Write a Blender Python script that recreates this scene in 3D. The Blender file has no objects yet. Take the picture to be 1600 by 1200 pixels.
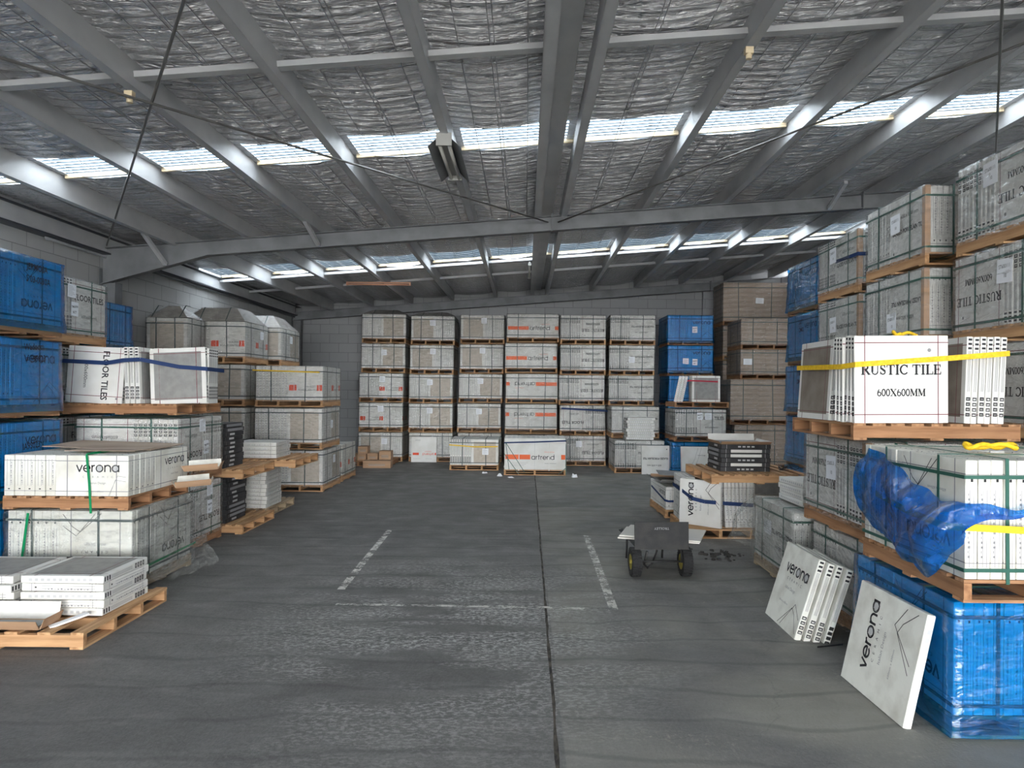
import bpy, math, random
from mathutils import Matrix, Vector, noise
rnd = random.Random(7)
S = bpy.context.scene
COL = S.collection
# ---------------------------------------------------------------- camera
cd = bpy.data.cameras.new('camera'); cam = bpy.data.objects.new('camera', cd); COL.objects.link(cam)
cd.sensor_width = 36; cd.lens = 36*1110/1600
cd.shift_x = -21/1600; cd.shift_y = 10/1600
cd.clip_start = .05; cd.clip_end = 300
H = 1.78
cam.matrix_world = Matrix.Translation((0, 0, H)) @ Matrix.Rotation(math.pi/2, 4, 'X') @ Matrix.Rotation(math.radians(.5), 4, 'Z')
S.camera = cam
# ---------------------------------------------------------------- world, sun, exposure
S.view_settings.view_transform = 'Standard'; S.view_settings.look = 'None'
S.view_settings.gamma = 1; S.view_settings.use_curve_mapping = False
S.view_settings.exposure = 0.5
W = bpy.data.worlds.new('sky'); S.world = W; W.use_nodes = True
bg = W.node_tree.nodes['Background']
bg.inputs[0].default_value = (.93, .965, 1, 1); bg.inputs[1].default_value = 14.0
sd = bpy.data.lights.new('sun', 'SUN'); sd.energy = 5.5; sd.angle = math.radians(70); sd.color = (1, .96, .9)
sun = bpy.data.objects.new('sun', sd); COL.objects.link(sun)
sun.rotation_euler = Vector((.05, 1, -.16)).to_track_quat('-Z', 'Y').to_euler()
S.cycles.max_bounces = 8; S.cycles.transparent_max_bounces = 24
S.cycles.diffuse_bounces = 4; S.cycles.glossy_bounces = 3
S.cycles.caustics_reflective = False; S.cycles.caustics_refractive = False
S.cycles.sample_clamp_indirect = 4
try:
    S.cycles.use_denoising = True
except Exception: pass
# ---------------------------------------------------------------- node helpers
MATS = {}
def rgb(r, g, b):
    f = lambda c: (c/255/12.92) if c/255 <= .04045 else ((c/255+.055)/1.055)**2.4
    return (f(r), f(g), f(b), 1)
def mat(name, col, rough=.7, metal=0, col2=None, scale=5, stretch=(1, 1, 1), bump=0, bscale=40, spec=.4, detail=4, lo=.4, hi=.65):
    if name in MATS: return MATS[name]
    m = bpy.data.materials.new(name); m.use_nodes = True; MATS[name] = m
    nt = m.node_tree; N = nt.nodes; L = nt.links; p = N['Principled BSDF']
    p.inputs['Base Color'].default_value = col; p.inputs['Roughness'].default_value = rough
    p.inputs['Metallic'].default_value = metal; p.inputs['Specular IOR Level'].default_value = spec
    tc = N.new('ShaderNodeTexCoord'); mp = N.new('ShaderNodeMapping'); mp.inputs['Scale'].default_value = stretch
    L.new(tc.outputs['Object'], mp.inputs[0])
    if col2:
        n = N.new('ShaderNodeTexNoise'); n.inputs['Scale'].default_value = scale; n.inputs['Detail'].default_value = detail
        r = N.new('ShaderNodeMapRange'); r.inputs[1].default_value = lo; r.inputs[2].default_value = hi
        x = N.new('ShaderNodeMix'); x.data_type = 'RGBA'; x.inputs[6].default_value = col; x.inputs[7].default_value = col2
        L.new(mp.outputs[0], n.inputs['Vector']); L.new(n.outputs[0], r.inputs[0]); L.new(r.outputs[0], x.inputs[0])
        L.new(x.outputs[2], p.inputs['Base Color'])
    if bump:
        n = N.new('ShaderNodeTexNoise'); n.inputs['Scale'].default_value = bscale; n.inputs['Detail'].default_value = 3
        b = N.new('ShaderNodeBump'); b.inputs['Strength'].default_value = bump; b.inputs['Distance'].default_value = .01
        L.new(mp.outputs[0], n.inputs['Vector']); L.new(n.outputs[0], b.inputs['Height']); L.new(b.outputs[0], p.inputs['Normal'])
    return m
CARD = mat('carton_white', rgb(233, 232, 228), .75, col2=rgb(218, 216, 209), scale=3, bump=.12, bscale=9)
CARDY = mat('carton_cream', rgb(232, 231, 223), .75, col2=rgb(214, 211, 200), scale=5, bump=.3, bscale=9)
CARDG = mat('carton_grey_white', rgb(222, 221, 216), .75, col2=rgb(204, 202, 196), scale=3)
OLD = mat('carton_scuffed', rgb(228, 228, 220), .8, col2=rgb(196, 194, 184), scale=6, bump=.5, bscale=8, lo=.45, hi=.75)
TAN = mat('tile_window_tan', rgb(196, 186, 172), .6, col2=rgb(184, 173, 158), scale=14)
GREYW = mat('tile_window_grey', rgb(150, 149, 146), .5, col2=rgb(136, 135, 133), scale=12)
BROWNW = mat('tile_window_brown', rgb(142, 132, 122), .55, col2=rgb(120, 110, 100), scale=6)
INK = mat('ink_black', rgb(38, 38, 42), .7)
INKG = mat('ink_grey', rgb(140, 140, 142), .7)
INKL = mat('ink_light', rgb(188, 188, 188), .7)
INKR = mat('ink_maroon', rgb(120, 62, 70), .6)
RED = mat('print_red', rgb(232, 84, 52), .6)
ORNG = mat('print_orange', rgb(243, 110, 60), .6)
KRAFT = mat('kraft', rgb(186, 152, 122), .8, col2=rgb(166, 134, 106), scale=6, stretch=(.3, .3, 3))
KRAFT2 = mat('kraft_light', rgb(176, 158, 142), .8, col2=rgb(150, 132, 116), scale=4, stretch=(.4, .4, 6))
BLK = mat('carton_black', rgb(42, 42, 44), .6, col2=rgb(58, 58, 60), scale=6)
PAPER = mat('paper', rgb(238, 240, 244), .7)
GSTR = mat('strap_green', rgb(46, 92, 80), .4)
GSTR2 = mat('strap_bright_green', rgb(0, 128, 78), .4)
DSTR = mat('strap_dark', rgb(70, 84, 84), .45)
BLUES = mat('strap_blue', rgb(26, 52, 98), .7, bump=.3, bscale=90)
YELS = mat('strap_yellow', rgb(240, 200, 40), .6, col2=rgb(222, 176, 24), scale=40, bump=.3, bscale=90)
REDS = mat('strap_red', rgb(170, 38, 60), .6)
WOOD = mat('pallet_wood', rgb(206, 166, 124), .8, col2=rgb(166, 124, 86), scale=2.2, stretch=(1, 12, 12), bump=.15, bscale=12)
WOOD2 = mat('pallet_wood_dark', rgb(176, 134, 98), .8, col2=rgb(132, 94, 66), scale=2.2, stretch=(1, 12, 12), bump=.15, bscale=12)
WOOD3 = mat('pallet_wood_grey', rgb(188, 168, 142), .8, col2=rgb(150, 130, 104), scale=2.2, stretch=(1, 12, 12), bump=.15, bscale=12)
STEEL = mat('steel_grey_paint', rgb(214, 215, 217), .45, metal=.2, col2=rgb(198, 200, 203), scale=3, stretch=(1, .6, 1), spec=.5)
STEELD = mat('rafter_paint', rgb(128, 130, 133), .55, metal=.1, col2=rgb(108, 110, 113), scale=3)
DARKST = mat('eave_steel_and_shade', rgb(64, 66, 72), .7)
ROD = mat('rod_steel', rgb(120, 118, 116), .45, metal=.6)
CAPM = mat('cap_grey', rgb(172, 168, 162), .75, col2=rgb(150, 146, 140), scale=4)
BLKM = mat('black_metal', rgb(30, 30, 31), .5, col2=rgb(48, 47, 46), scale=8)
BOARD = mat('trolley_board', rgb(46, 46, 47), .8, col2=rgb(56, 55, 54), scale=9, bump=.2, bscale=60)
RUB = mat('rubber', rgb(30, 30, 31), .85)
RIM = mat('rim_yellow', rgb(150, 136, 60), .6)
TILE = mat('tile_slab', rgb(214, 210, 202), .35)
CREAM = mat('insulation_edge', rgb(232, 214, 180), .9)
LAMPW = mat('lamp_enamel', rgb(180, 180, 176), .4)
TUBE = mat('lamp_tube', rgb(216, 214, 206), .25)
ORT = mat('lamp_orange', rgb(214, 160, 130), .5)
WIRE = mat('wire_galvanised', rgb(150, 150, 152), .4, metal=.7)
DEBRIS = mat('debris', rgb(58, 56, 54), .9)
PADK = mat('paint_marking', rgb(200, 198, 192), .8)

WSTR = {}
for _w, _c, _d in ((WOOD, (200, 158, 116), (170, 128, 90)), (WOOD2, (170, 126, 90), (138, 98, 68)), (WOOD3, (180, 160, 134), (150, 132, 106))):
    WSTR[_w.name] = mat(_w.name+'_stringer', rgb(*_c), .8, col2=rgb(*_d), scale=2.2, stretch=(12, 1, 12), bump=.15, bscale=12)
def film(name, tint, dens, white, glossr=.22, bs=6, stretch=(1, 1, 3), bd=.045):
    m = bpy.data.materials.new(name); m.use_nodes = True; MATS[name] = m
    nt = m.node_tree; N = nt.nodes; L = nt.links; N.remove(N['Principled BSDF']); out = N['Material Output']
    tc = N.new('ShaderNodeTexCoord'); mp = N.new('ShaderNodeMapping'); mp.inputs['Scale'].default_value = stretch
    L.new(tc.outputs['Object'], mp.inputs[0])
    n = N.new('ShaderNodeTexNoise'); n.inputs['Scale'].default_value = bs; n.inputs['Detail'].default_value = 5; n.inputs['Distortion'].default_value = 1.2
    L.new(mp.outputs[0], n.inputs['Vector'])
    b = N.new('ShaderNodeBump'); b.inputs['Strength'].default_value = 1; b.inputs['Distance'].default_value = bd
    L.new(n.outputs[0], b.inputs['Height'])
    tr = N.new('ShaderNodeBsdfTransparent'); tr.inputs[0].default_value = tint
    df = N.new('ShaderNodeBsdfPrincipled'); df.inputs['Base Color'].default_value = white; df.inputs['Roughness'].default_value = glossr
    df.inputs['Specular IOR Level'].default_value = .8
    L.new(b.outputs[0], df.inputs['Normal'])
    r = N.new('ShaderNodeMapRange'); r.inputs[1].default_value = .42; r.inputs[2].default_value = .75
    r.inputs[3].default_value = dens[0]; r.inputs[4].default_value = dens[1]
    n2 = N.new('ShaderNodeTexNoise'); n2.inputs['Scale'].default_value = bs*2; n2.inputs['Detail'].default_value = 6
    L.new(mp.outputs[0], n2.inputs['Vector']); L.new(n2.outputs[0], r.inputs[0])
    gl = N.new('ShaderNodeBsdfGlossy'); gl.inputs['Roughness'].default_value = glossr; L.new(b.outputs[0], gl.inputs['Normal'])
    lw = N.new('ShaderNodeLayerWeight'); L.new(b.outputs[0], lw.inputs['Normal'])
    pw = N.new('ShaderNodeMath'); pw.operation = 'POWER'; pw.inputs[1].default_value = 3.0; L.new(lw.outputs['Facing'], pw.inputs[0])
    fr = N.new('ShaderNodeMath'); fr.operation = 'MULTIPLY_ADD'; fr.inputs[1].default_value = .55; fr.inputs[2].default_value = .05; L.new(pw.outputs[0], fr.inputs[0])
    mx = N.new('ShaderNodeMixShader'); mx2 = N.new('ShaderNodeMixShader')
    L.new(r.outputs[0], mx.inputs[0]); L.new(tr.outputs[0], mx.inputs[1]); L.new(df.outputs[0], mx.inputs[2])
    L.new(fr.outputs[0], mx2.inputs[0]); L.new(mx.outputs[0], mx2.inputs[1]); L.new(gl.outputs[0], mx2.inputs[2])
    L.new(mx2.outputs[0], out.inputs[0])
    return m
CLEAR = film('clear_film', (.985, .985, .985, 1), (.02, .22), (.92, .92, .92, 1))
CLEARD = film('clear_film_thick', (.93, .94, .94, 1), (.05, .28), (.82, .83, .78, 1), bs=5)
BLUE = film('blue_film', (.03, .54, .88, 1), (.14, .36), rgb(0, 112, 198), bs=4, bd=.022)
BLUED = film('blue_sheet', (.02, .30, .72, 1), (.3, .7), rgb(4, 98, 190), bs=4, stretch=(1, 1, 1))

# ---------------------------------------------------------------- mesh builder
class MB:
    def __init__(s): s.v = []; s.f = []; s.m = []
    def add(s, vs, fs, m=0):
        b = len(s.v); s.v += [tuple(p) for p in vs]
        for f in fs: s.f.append(tuple(b+i for i in f)); s.m.append(m)
    def box(s, x0, x1, y0, y1, z0, z1, m=0, M=None):
        vs = [Vector((x, y, z)) for x in (x0, x1) for y in (y0, y1) for z in (z0, z1)]
        if M is not None: vs = [M @ v for v in vs]
        s.add(vs, [(0, 1, 3, 2), (4, 6, 7, 5), (0, 4, 5, 1), (2, 3, 7, 6), (0, 2, 6, 4), (1, 5, 7, 3)], m)
    def beam(s, p, q, w, h, m=0, up=(0, 0, 1)):
        p = Vector(p); q = Vector(q); d = q-p; L = d.length; d.normalize(); u = Vector(up)
        r = d.cross(u).normalized(); u = r.cross(d)
        M = Matrix((r, d, u)).transposed().to_4x4(); M.translation = p
        s.box(-w/2, w/2, 0, L, -h/2, h/2, m, M)
    def tube(s, pts, r, n=8, m=0, closed=False):
        pts = [Vector(p) for p in pts]; k = len(pts); rings = []
        for i, p in enumerate(pts):
            a = pts[(i-1) % k] if (closed or i) else p; b = pts[(i+1) % k] if (closed or i < k-1) else p
            d = (b-a).normalized(); u = Vector((0, 0, 1)) if abs(d.z) < .9 else Vector((1, 0, 0))
            x = d.cross(u).normalized(); y = x.cross(d)
            rings.append([p+x*r*math.cos(2*math.pi*j/n)+y*r*math.sin(2*math.pi*j/n) for j in range(n)])
        vs = [v for R in rings for v in R]; fs = []
        for i in range(k if closed else k-1):
            i2 = (i+1) % k
            for j in range(n): fs.append((i*n+j, i*n+(j+1) % n, i2*n+(j+1) % n, i2*n+j))
        if not closed: fs += [tuple(range(n))[::-1], tuple((k-1)*n+j for j in range(n))]
        s.add(vs, fs, m)
    def lathe(s, prof, c, axis='X', n=24, m=0):
        vs = []; fs = []; k = len(prof)
        for j in range(n):
            a = 2*math.pi*j/n
            for (t, r) in prof:
                y, z = r*math.cos(a), r*math.sin(a)
                vs.append((c[0]+t, c[1]+y, c[2]+z) if axis == 'X' else (c[0]+y, c[1]+z, c[2]+t))
        for j in range(n):
            j2 = (j+1) % n
            for i in range(k-1): fs.append((j*k+i, j*k+i+1, j2*k+i+1, j2*k+i))
        s.add(vs, fs, m)
    def mesh(s, name, mats, smooth=False):
        me = bpy.data.meshes.new(name); me.from_pydata(s.v, [], s.f)
        for mm in (mats if isinstance(mats, (list, tuple)) else [mats]): me.materials.append(mm)
        me.polygons.foreach_set('material_index', s.m)
        if smooth: me.polygons.foreach_set('use_smooth', [True]*len(s.f))
        me.update(); return me
def ob(name, me, parent=None, loc=(0, 0, 0), rot=(0, 0, 0)):
    o = bpy.data.objects.new(name, me); COL.objects.link(o); o.location = loc; o.rotation_euler = rot
    if parent: o.parent = parent
    return o
def tag(o, label, cat, group=None, kind=None):
    if label: o['label'] = label
    if cat: o['category'] = cat
    if group: o['group'] = group
    if kind: o['kind'] = kind
    return o
def struct(name, me, loc=(0, 0, 0)):
    o = ob(name, me, loc=loc); o['kind'] = 'structure'; return o
# ---------------------------------------------------------------- lettering
TC = {}
def glyphs(t, bold):
    k = (t, bold)
    if k not in TC:
        c = bpy.data.curves.new('t', 'FONT'); c.body = t; c.resolution_u = 2; c.offset = bold; c.align_x = 'CENTER'; c.fill_mode = 'BOTH'
        o = bpy.data.objects.new('t', c); me = o.to_mesh()
        TC[k] = ([(v.co.x, v.co.y) for v in me.vertices], [tuple(p.vertices) for p in me.polygons])
        o.to_mesh_clear(); bpy.data.objects.remove(o); bpy.data.curves.remove(c)
    return TC[k]
def text(mb, P, t, u, v, size, m=0, bold=0, sx=1, rot=0, mono=None):
    vs, fs = glyphs(t, bold); c, s_ = math.cos(rot), math.sin(rot)
    out = []
    for (a, b) in vs:
        a *= size*sx; b *= size
        out.append(P(u+a*c-b*s_, v+a*s_+b*c))
    mb.add(out, fs, m)
def stroke(mb, P, pts, w, m=0):
    for a, b in zip(pts[:-1], pts[1:]):
        dx, dy = b[0]-a[0], b[1]-a[1]; L = math.hypot(dx, dy) or 1e-6
        nx, ny = -dy/L*w/2, dx/L*w/2; ex, ey = dx/L*w*.2, dy/L*w*.2
        mb.add([P(a[0]-ex+nx, a[1]-ey+ny), P(a[0]-ex-nx, a[1]-ey-ny), P(b[0]+ex-nx, b[1]+ey-ny), P(b[0]+ex+nx, b[1]+ey+ny)], [(0, 1, 2, 3)], m)
def rect(mb, P, u0, u1, v0, v1, m=0):
    mb.add([P(u0, v0), P(u1, v0), P(u1, v1), P(u0, v1)], [(0, 1, 2, 3)], m)
def arc(cx, cy, r, a0, a1, n=14, ry=None):
    ry = ry or r
    return [(cx+r*math.cos(math.radians(a0+(a1-a0)*i/n)), cy+ry*math.sin(math.radians(a0+(a1-a0)*i/n))) for i in range(n+1)]
GEO = {  # geometric lower case: (advance, strokes)
 'v': (.95, [[(0, 1), (.42, 0), (.84, 1)]]),
 'e': (1.1, [arc(.5, .5, .5, 0, 320), [(0, .5), (1, .5)]]),
 'r': (.62, [[(.08, 0), (.08, 1)], arc(.5, .55, .42, 90, 180, 6)]),
 'o': (1.15, [arc(.5, .5, .5, 0, 360, 20)]),
 'n': (1.1, [[(.06, 0), (.06, 1)], arc(.5, .55, .44, 0, 180, 10), [(.94, .55), (.94, 0)]]),
 'a': (1.15, [arc(.5, .5, .5, 0, 360, 20), [(1, 1), (1, 0)]]),
 't': (.6, [[(.2, 1.4), (.2, 0)], [(0, 1), (.5, 1)]]),
 'd': (1.15, [arc(.5, .5, .5, 0, 360, 20), [(1, 1.5), (1, 0)]]),
}
def geo(mb, P, t, u, v, size, w, m, fill=None, light=None):
    x = u
    for ch in t:
        adv, ss = GEO[ch]
        if fill is not None and ch in 'oa':
            c = arc(x+.5*size, v+.5*size, .5*size, 0, 360, 20)[:-1]
            mb.add([P(a, b) for a, b in c], [tuple(range(len(c)))], fill)
        for s_ in ss: stroke(mb, lambda a, b: P(a, b), [(x+a*size, v+b*size) for a, b in s_], w, m)
        x += (adv+.12)*size
TK, TN = .15, .05
SER = {
 'R': (.95, [([(.18, 0), (.18, 1)], TK), (arc(.42, .75, .25, -90, 90, 8, .23), .12), ([(.1, .98), (.45, .98)], TN), ([(.2, .52), (.45, .52)], TN), ([(.45, .5), (.8, .03)], TK), ([(0, .02), (.38, .02)], TN), ([(.7, .02), (.95, .02)], TN), ([(0, .98), (.2, .98)], TN)]),
 'U': (.95, [([(.2, 1), (.2, .3)], TK), (arc(.47, .3, .28, 180, 360, 10), .08), ([(.75, 1), (.75, .3)], TN), ([(.03, .98), (.37, .98)], TN), ([(.6, .98), (.9, .98)], TN)]),
 'S': (.72, [(arc(.34, .74, .22, 40, 200, 8), .08), ([(.14, .66), (.54, .36)], .15), (arc(.34, .26, .23, 20, -160, 8), .08), ([(.54, .95), (.54, .7)], TN), ([(.1, .05), (.1, .3)], TN)]),
 'T': (.88, [([(.42, 0), (.42, 1)], TK), ([(.02, .97), (.82, .97)], .06), ([(.04, 1), (.04, .75)], TN), ([(.8, 1), (.8, .75)], TN), ([(.24, .02), (.6, .02)], TN)]),
 'I': (.5, [([(.23, 0), (.23, 1)], TK), ([(.05, .02), (.42, .02)], TN), ([(.05, .98), (.42, .98)], TN)]),
 'C': (.88, [(arc(.45, .5, .38, 40, 320, 16, .47), .09), (arc(.42, .5, .36, 130, 230, 8, .42), .12), ([(.76, .98), (.76, .7)], TN)]),
 'L': (.8, [([(.2, 0), (.2, 1)], TK), ([(.03, .98), (.38, .98)], TN), ([(.03, .03), (.72, .03)], .06), ([(.72, 0), (.74, .28)], TN)]),
 'E': (.85, [([(.2, 0), (.2, 1)], TK), ([(.03, .97), (.7, .97)], .06), ([(.03, .03), (.74, .03)], .06), ([(.2, .52), (.55, .52)], TN), ([(.7, 1), (.7, .76)], TN), ([(.74, 0), (.76, .26)], TN), ([(.55, .64), (.55, .4)], TN)]),
 '6': (.62, [(arc(.3, .3, .23, 0, 360, 14, .28), .1), (arc(.62, .3, .55, 130, 180, 6, .8), .1)]),
 '0': (.62, [(arc(.3, .5, .23, 0, 360, 16, .47), .1)]),
 'X': (.95, [([(.12, 1), (.78, 0)], TK), ([(.78, 1), (.12, 0)], TN), ([(0, .98), (.32, .98)], TN), ([(.6, .98), (.9, .98)], TN), ([(0, .02), (.3, .02)], TN), ([(.58, .02), (.92, .02)], TN)]),
 'M': (1.12, [([(.14, 0), (.14, 1)], TN), ([(.18, 1), (.52, .1)], TK), ([(.52, .05), (.88, 1)], TN), ([(.9, 0), (.9, 1)], TK), ([(0, .02), (.3, .02)], TN), ([(.74, .02), (1.06, .02)], TN), ([(0, .98), (.2, .98)], TN), ([(.86, .98), (1.06, .98)], TN)]),
 ' ': (.4, []),
}
def serif(mb, P, t, u, v, size, m):
    tot = sum(SER[c][0] for c in t)*size; x = u-tot/2
    for ch in t:
        adv, ss = SER[ch]
        for pts, w in ss: stroke(mb, P, [(x+a*size, v+b*size) for a, b in pts], (w*1.25+.025)*size, m)
        x += adv*size
# ---------------------------------------------------------------- cartons
CM = [CARD, INK, INKG, INKL, INKR, RED, ORNG, TAN, GREYW, BROWNW, KRAFT, BLK, PAPER]
def design(mb, P, d, w, h):
    """printing on one big face, u in -w/2..w/2, v in 0..h"""
    if d in ('verona', 'verona3', 'veronap'):
        if d != 'verona3':
            geo(mb, P, 'verona', -.17, h*.66, .062, .0145, 1, fill=3)
            text(mb, P, 'C   E   R   A   M   I   C', .03, h*.57, .03, 1)
            text(mb, P, 'Italian Design', 0, h*.46, .036, 2)
            text(mb, P, '600mm x 600mm', -.05, h*.28, .024, 2)
            for o in (0, .035): stroke(mb, P, [(-.05+o, .02), (.13+o, h*.3), (.19+o, h*.24), (.28, h*.05)] if not o else [(.0, .02), (.165, h*.36), (.28, h*.22)], .005, 1)
        else:
            geo(mb, P, 'verona', -.13, h*.60, .055, .011, 1, fill=3)
            text(mb, P, 'C    E    R    A    M    I    C', .05, h*.45, .024, 2)
            text(mb, P, 'Italian Design', .05, h*.3, .026, 2)
            text(mb, P, '300mm x 600mm', .03, h*.1, .02, 2)
            stroke(mb, P, [(.14, .0), (.22, h*.5), (.29, h*.47)], .003, 2); stroke(mb, P, [(.15, .0), (.2, h*.4), (.29, h*.36)], .003, 2)
        if d != 'veronap':
            for uu in (-.21, .21): rect(mb, P, uu-.004, uu+.004, 0, h, 2)
            for vv in (.12*h, .86*h): rect(mb, P, -w/2, w/2, vv-.003, vv+.003, 2)
    elif d == 'glazed':
        rect(mb, P, -.28, -.2, h*.28, h*.45, 5); rect(mb, P, -.192, -.15, h*.28, h*.45, 5)
        text(mb, P, 'GLAZED', .1, h*.38, .045, 1); text(mb, P, 'PORCELAIN TILE', .045, h*.28, .045, 1)
        rect(mb, P, .2, .235, h*.28, h*.45, 5); rect(mb, P, .242, .29, h*.28, h*.45, 5)
        rect(mb, P, -.3, .3, h*.8, h*.803, 3)
    elif d in ('window', 'windowg', 'windowb'):
        mm = {'window': 7, 'windowg': 8, 'windowb': 9}[d]; e = .055 if d == 'window' else .045
        rect(mb, P, -w/2+e, w/2-e, e, h-e, mm)
        if d != 'window':
            for uu in (-.2, .2): rect(mb, P, uu-.004, uu+.004, 0, h, 4)
            for vv in (.06, h-.06): rect(mb, P, -w/2, w/2, vv-.003, vv+.003, 4)
    elif d == 'artrend':
        rect(mb, P, -w/2+.02, -.1, h*.33, h*.48, 6); rect(mb, P, w/2-.09, w/2-.005, h*.33, h*.48, 6)
        geo(mb, P, 'artrend', -.07, h*.33, .068, .012, 1)
        text(mb, P, 'PORCELAIN TILE', .3, h*.55, .028, 6)
        for i in range(3): rect(mb, P, -.5, -.15-.04*i, h*.22-.03*i, h*.225-.03*i, 2)
        rect(mb, P, .2, .45, h*.2, h*.21, 2); rect(mb, P, -.01, -.006, 0, h, 3)
    elif d == 'artrend6':
        rect(mb, P, -w/2+.01, -w/2+.04, h*.63, h*.72, 5); rect(mb, P, .12, .27, h*.63, h*.72, 5)
        geo(mb, P, 'artrend', -.25, h*.64, .04, .007, 5); text(mb, P, 'PORCELAIN', -.1, h*.56, .03, 5)
        rect(mb, P, -.2, -.05, h*.86, h*.865, 2); rect(mb, P, .08, .26, h*.86, h*.865, 2); text(mb, P, 'artrend', .15, h*.12, .04, 2)
    elif d == 'rustic':
        serif(mb, P, 'RUSTIC TILE', 0, h*.555, .066, 1); serif(mb, P, '600X600MM', 0, h*.31, .048, 1)
        c = arc(.19, h*.83, .013, 0, 360, 12)[:-1]; mb.add([P(a, b) for a, b in c], [tuple(range(12))], 2)
        for uu in (-.25, .25): rect(mb, P, uu-.003, uu+.003, 0, h, 4)
        for vv in (.06, h-.05): rect(mb, P, -w/2, w/2, vv-.003, vv+.003, 4)
    elif d == 'floor':
        text(mb, P, 'FLOOR TILES', 0, h*.62, .095, 1, .02, .95); text(mb, P, '600x600mm', 0, h*.3, .055, 1, .0)
        c = arc(.24, h*.9, .012, 0, 360, 12)[:-1]; mb.add([P(a, b) for a, b in c], [tuple(range(12))], 2)
        for uu in (-.24, .22): rect(mb, P, uu-.003, uu+.003, 0, h, 4)
        for vv in (.06, h-.05): rect(mb, P, -w/2, w/2, vv-.003, vv+.003, 4)
    elif d == 'porc':
        text(mb, P, 'GLAZED PORCELAIN TILE', 0, h*.42, .058, 1, .03, .8); text(mb, P, '600 x 600 mm', .03, h*.66, .052, 1, 0)
        c = arc(-.24, h*.13, .012, 0, 360, 12)[:-1]; mb.add([P(a, b) for a, b in c], [tuple(range(12))], 1)
    elif d == 'black':
        rect(mb, P, -.26, .26, .05, h-.05, 2)
    elif d == 'lines':
        stroke(mb, P, [(-.2, .05), (-.02, h*.6), (.05, h*.95)], .004, 2); stroke(mb, P, [(-.12, .05), (.04, h*.55), (.12, h*.95)], .004, 2)
        text(mb, P, 'Italian Design', .12, h*.7, .03, 1)
def edge(mb, P, t, h, kind):
    """printing on a narrow side, u in -t/2..t/2, v in 0..h"""
    a = t*.32
    if kind == 'marks':
        for i in range(4): rect(mb, P, -a, a, .05+i*.036, .074+i*.036, 1)
        for i in range(4): rect(mb, P, -a*.6, a*.6, .056+i*.036, .066+i*.036, 0)
        for i in range(3): rect(mb, P, -a*.5+i*a*.5-.002, -a*.5+i*a*.5+.001, .22, h-.1, 2)
        for i in range(3): rect(mb, P, -a*.9, a*.9, h-.03-i*.03, h-.015-i*.03, 1)
    elif kind == 'fine':
        for i in range(11): rect(mb, P, -a*.5, a*.6, .06+i*(h-.12)/11, .06+(i+.55)*(h-.12)/11, 3)
    elif kind == 'text':
        for i in range(2): rect(mb, P, -a*.6+i*a, -a*.6+i*a+.0025, h*.25, h*.9, 2)
        for i in range(14): rect(mb, P, a*.9-.004-.004*(i % 3), a*.9, h*.28+i*h*.04, h*.30+i*h*.04, 2)
        rect(mb, P, -a*.3, a*.3, h*.16, h*.185, 1); rect(mb, P, -t/2, t/2, h*.12, h*.12+.004, 2); rect(mb, P, -t/2, t/2, h*.86, h*.86+.004, 2)
    elif kind == 'black':
        rect(mb, P, -a, a, .05, h*.3, 12); rect(mb, P, -a, a, h*.4, h*.95, 0)
    elif kind == 'kraft':
        pass
CC = {}
def carton_mesh(d, w=.6, h=.6, t=.052, ek='marks', base=0, flip=False, basemat=None):
    k = (d, w, h, t, ek, base, flip, basemat and basemat.name)
    if k in CC: return CC[k]
    mb = MB(); g = .0016; b = .004; W2, T2 = w/2, t/2-g
    # bevelled slab
    pr = [(-W2, -T2+b), (-W2+b, -T2), (W2-b, -T2), (W2, -T2+b), (W2, T2-b), (W2-b, T2), (-W2+b, T2), (-W2, T2-b)]
    hh = h-.002
    vs = [(x, y, 0.002) for x, y in pr]+[(x, y, hh-b) for x, y in pr]+[(x*(1-b/W2*.8), y*(1-b/T2*.8), hh) for x, y in pr]
    fs = [tuple(range(7, -1, -1)), tuple(range(16, 24))]
    for L in (0, 8):
        for i in range(8): fs.append((L+i, L+(i+1) % 8, L+8+(i+1) % 8, L+8+i))
    mb.add(vs, fs, base)
    e = .0012
    F = (lambda u, v: (-u, v)) if False else (lambda u, v: (u, v))
    if flip: F = lambda u, v: (-u, h-v)
    def Pf(u, v): u, v = F(u, v); return (u, -T2-e, v)
    def Pb(u, v): u, v = F(u, v); return (-u, T2+e, v)
    def Pl(u, v): u, v = F(u, v); return (-W2-e, -u, v)
    def Pr(u, v): u, v = F(u, v); return (W2+e, u, v)
    design(mb, Pf, d, w, h); design(mb, Pb, d, w, h)
    edge(mb, Pl, t, h, ek); edge(mb, Pr, t, h, ek)
    edge(mb, lambda u, v: (v-W2, -u, hh+e) if True else 0, t, w, 'text' if ek == 'text' else 'fine')
    mats = list(CM)
    if basemat: mats[0] = basemat
    CC[k] = mb.mesh('carton', mats); return CC[k]
# ---------------------------------------------------------------- pallets
PC = {}
PH = .115
def pallet_meshes(w, d, wood, n=4, r=1, gap=.2):
    k = (w, d, wood.name, n, r, gap)
    if k in PC: return PC[k]
    R = random.Random(r*17+int(w*100)); mb = MB()
    nb = max(5, int(d/ (.1*(1+gap)))); st = (d-.09)/(nb-1)
    for i in range(nb):
        y = -d/2+.045+i*st; e = R.uniform(-.006, .006)
        bw = .043+R.uniform(-.006, .004)
        mb.box(-w/2+e, w/2+e*.5, y-bw, y+bw, PH-.017, PH, 0)
    for y in (-d/2+.05, 0, d/2-.05):
        mb.box(-w/2, w/2, y-.045, y+.045, .001, .017, 0)
    deck = mb.mesh('pallet_deck', wood)
    s = MB(); s.box(-.02, .02, -d/2+.004, d/2-.004, .0175, PH-.0175, 0); sm = s.mesh('stringer', WSTR[wood.name])
    PC[k] = (deck, sm); return PC[k]
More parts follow.
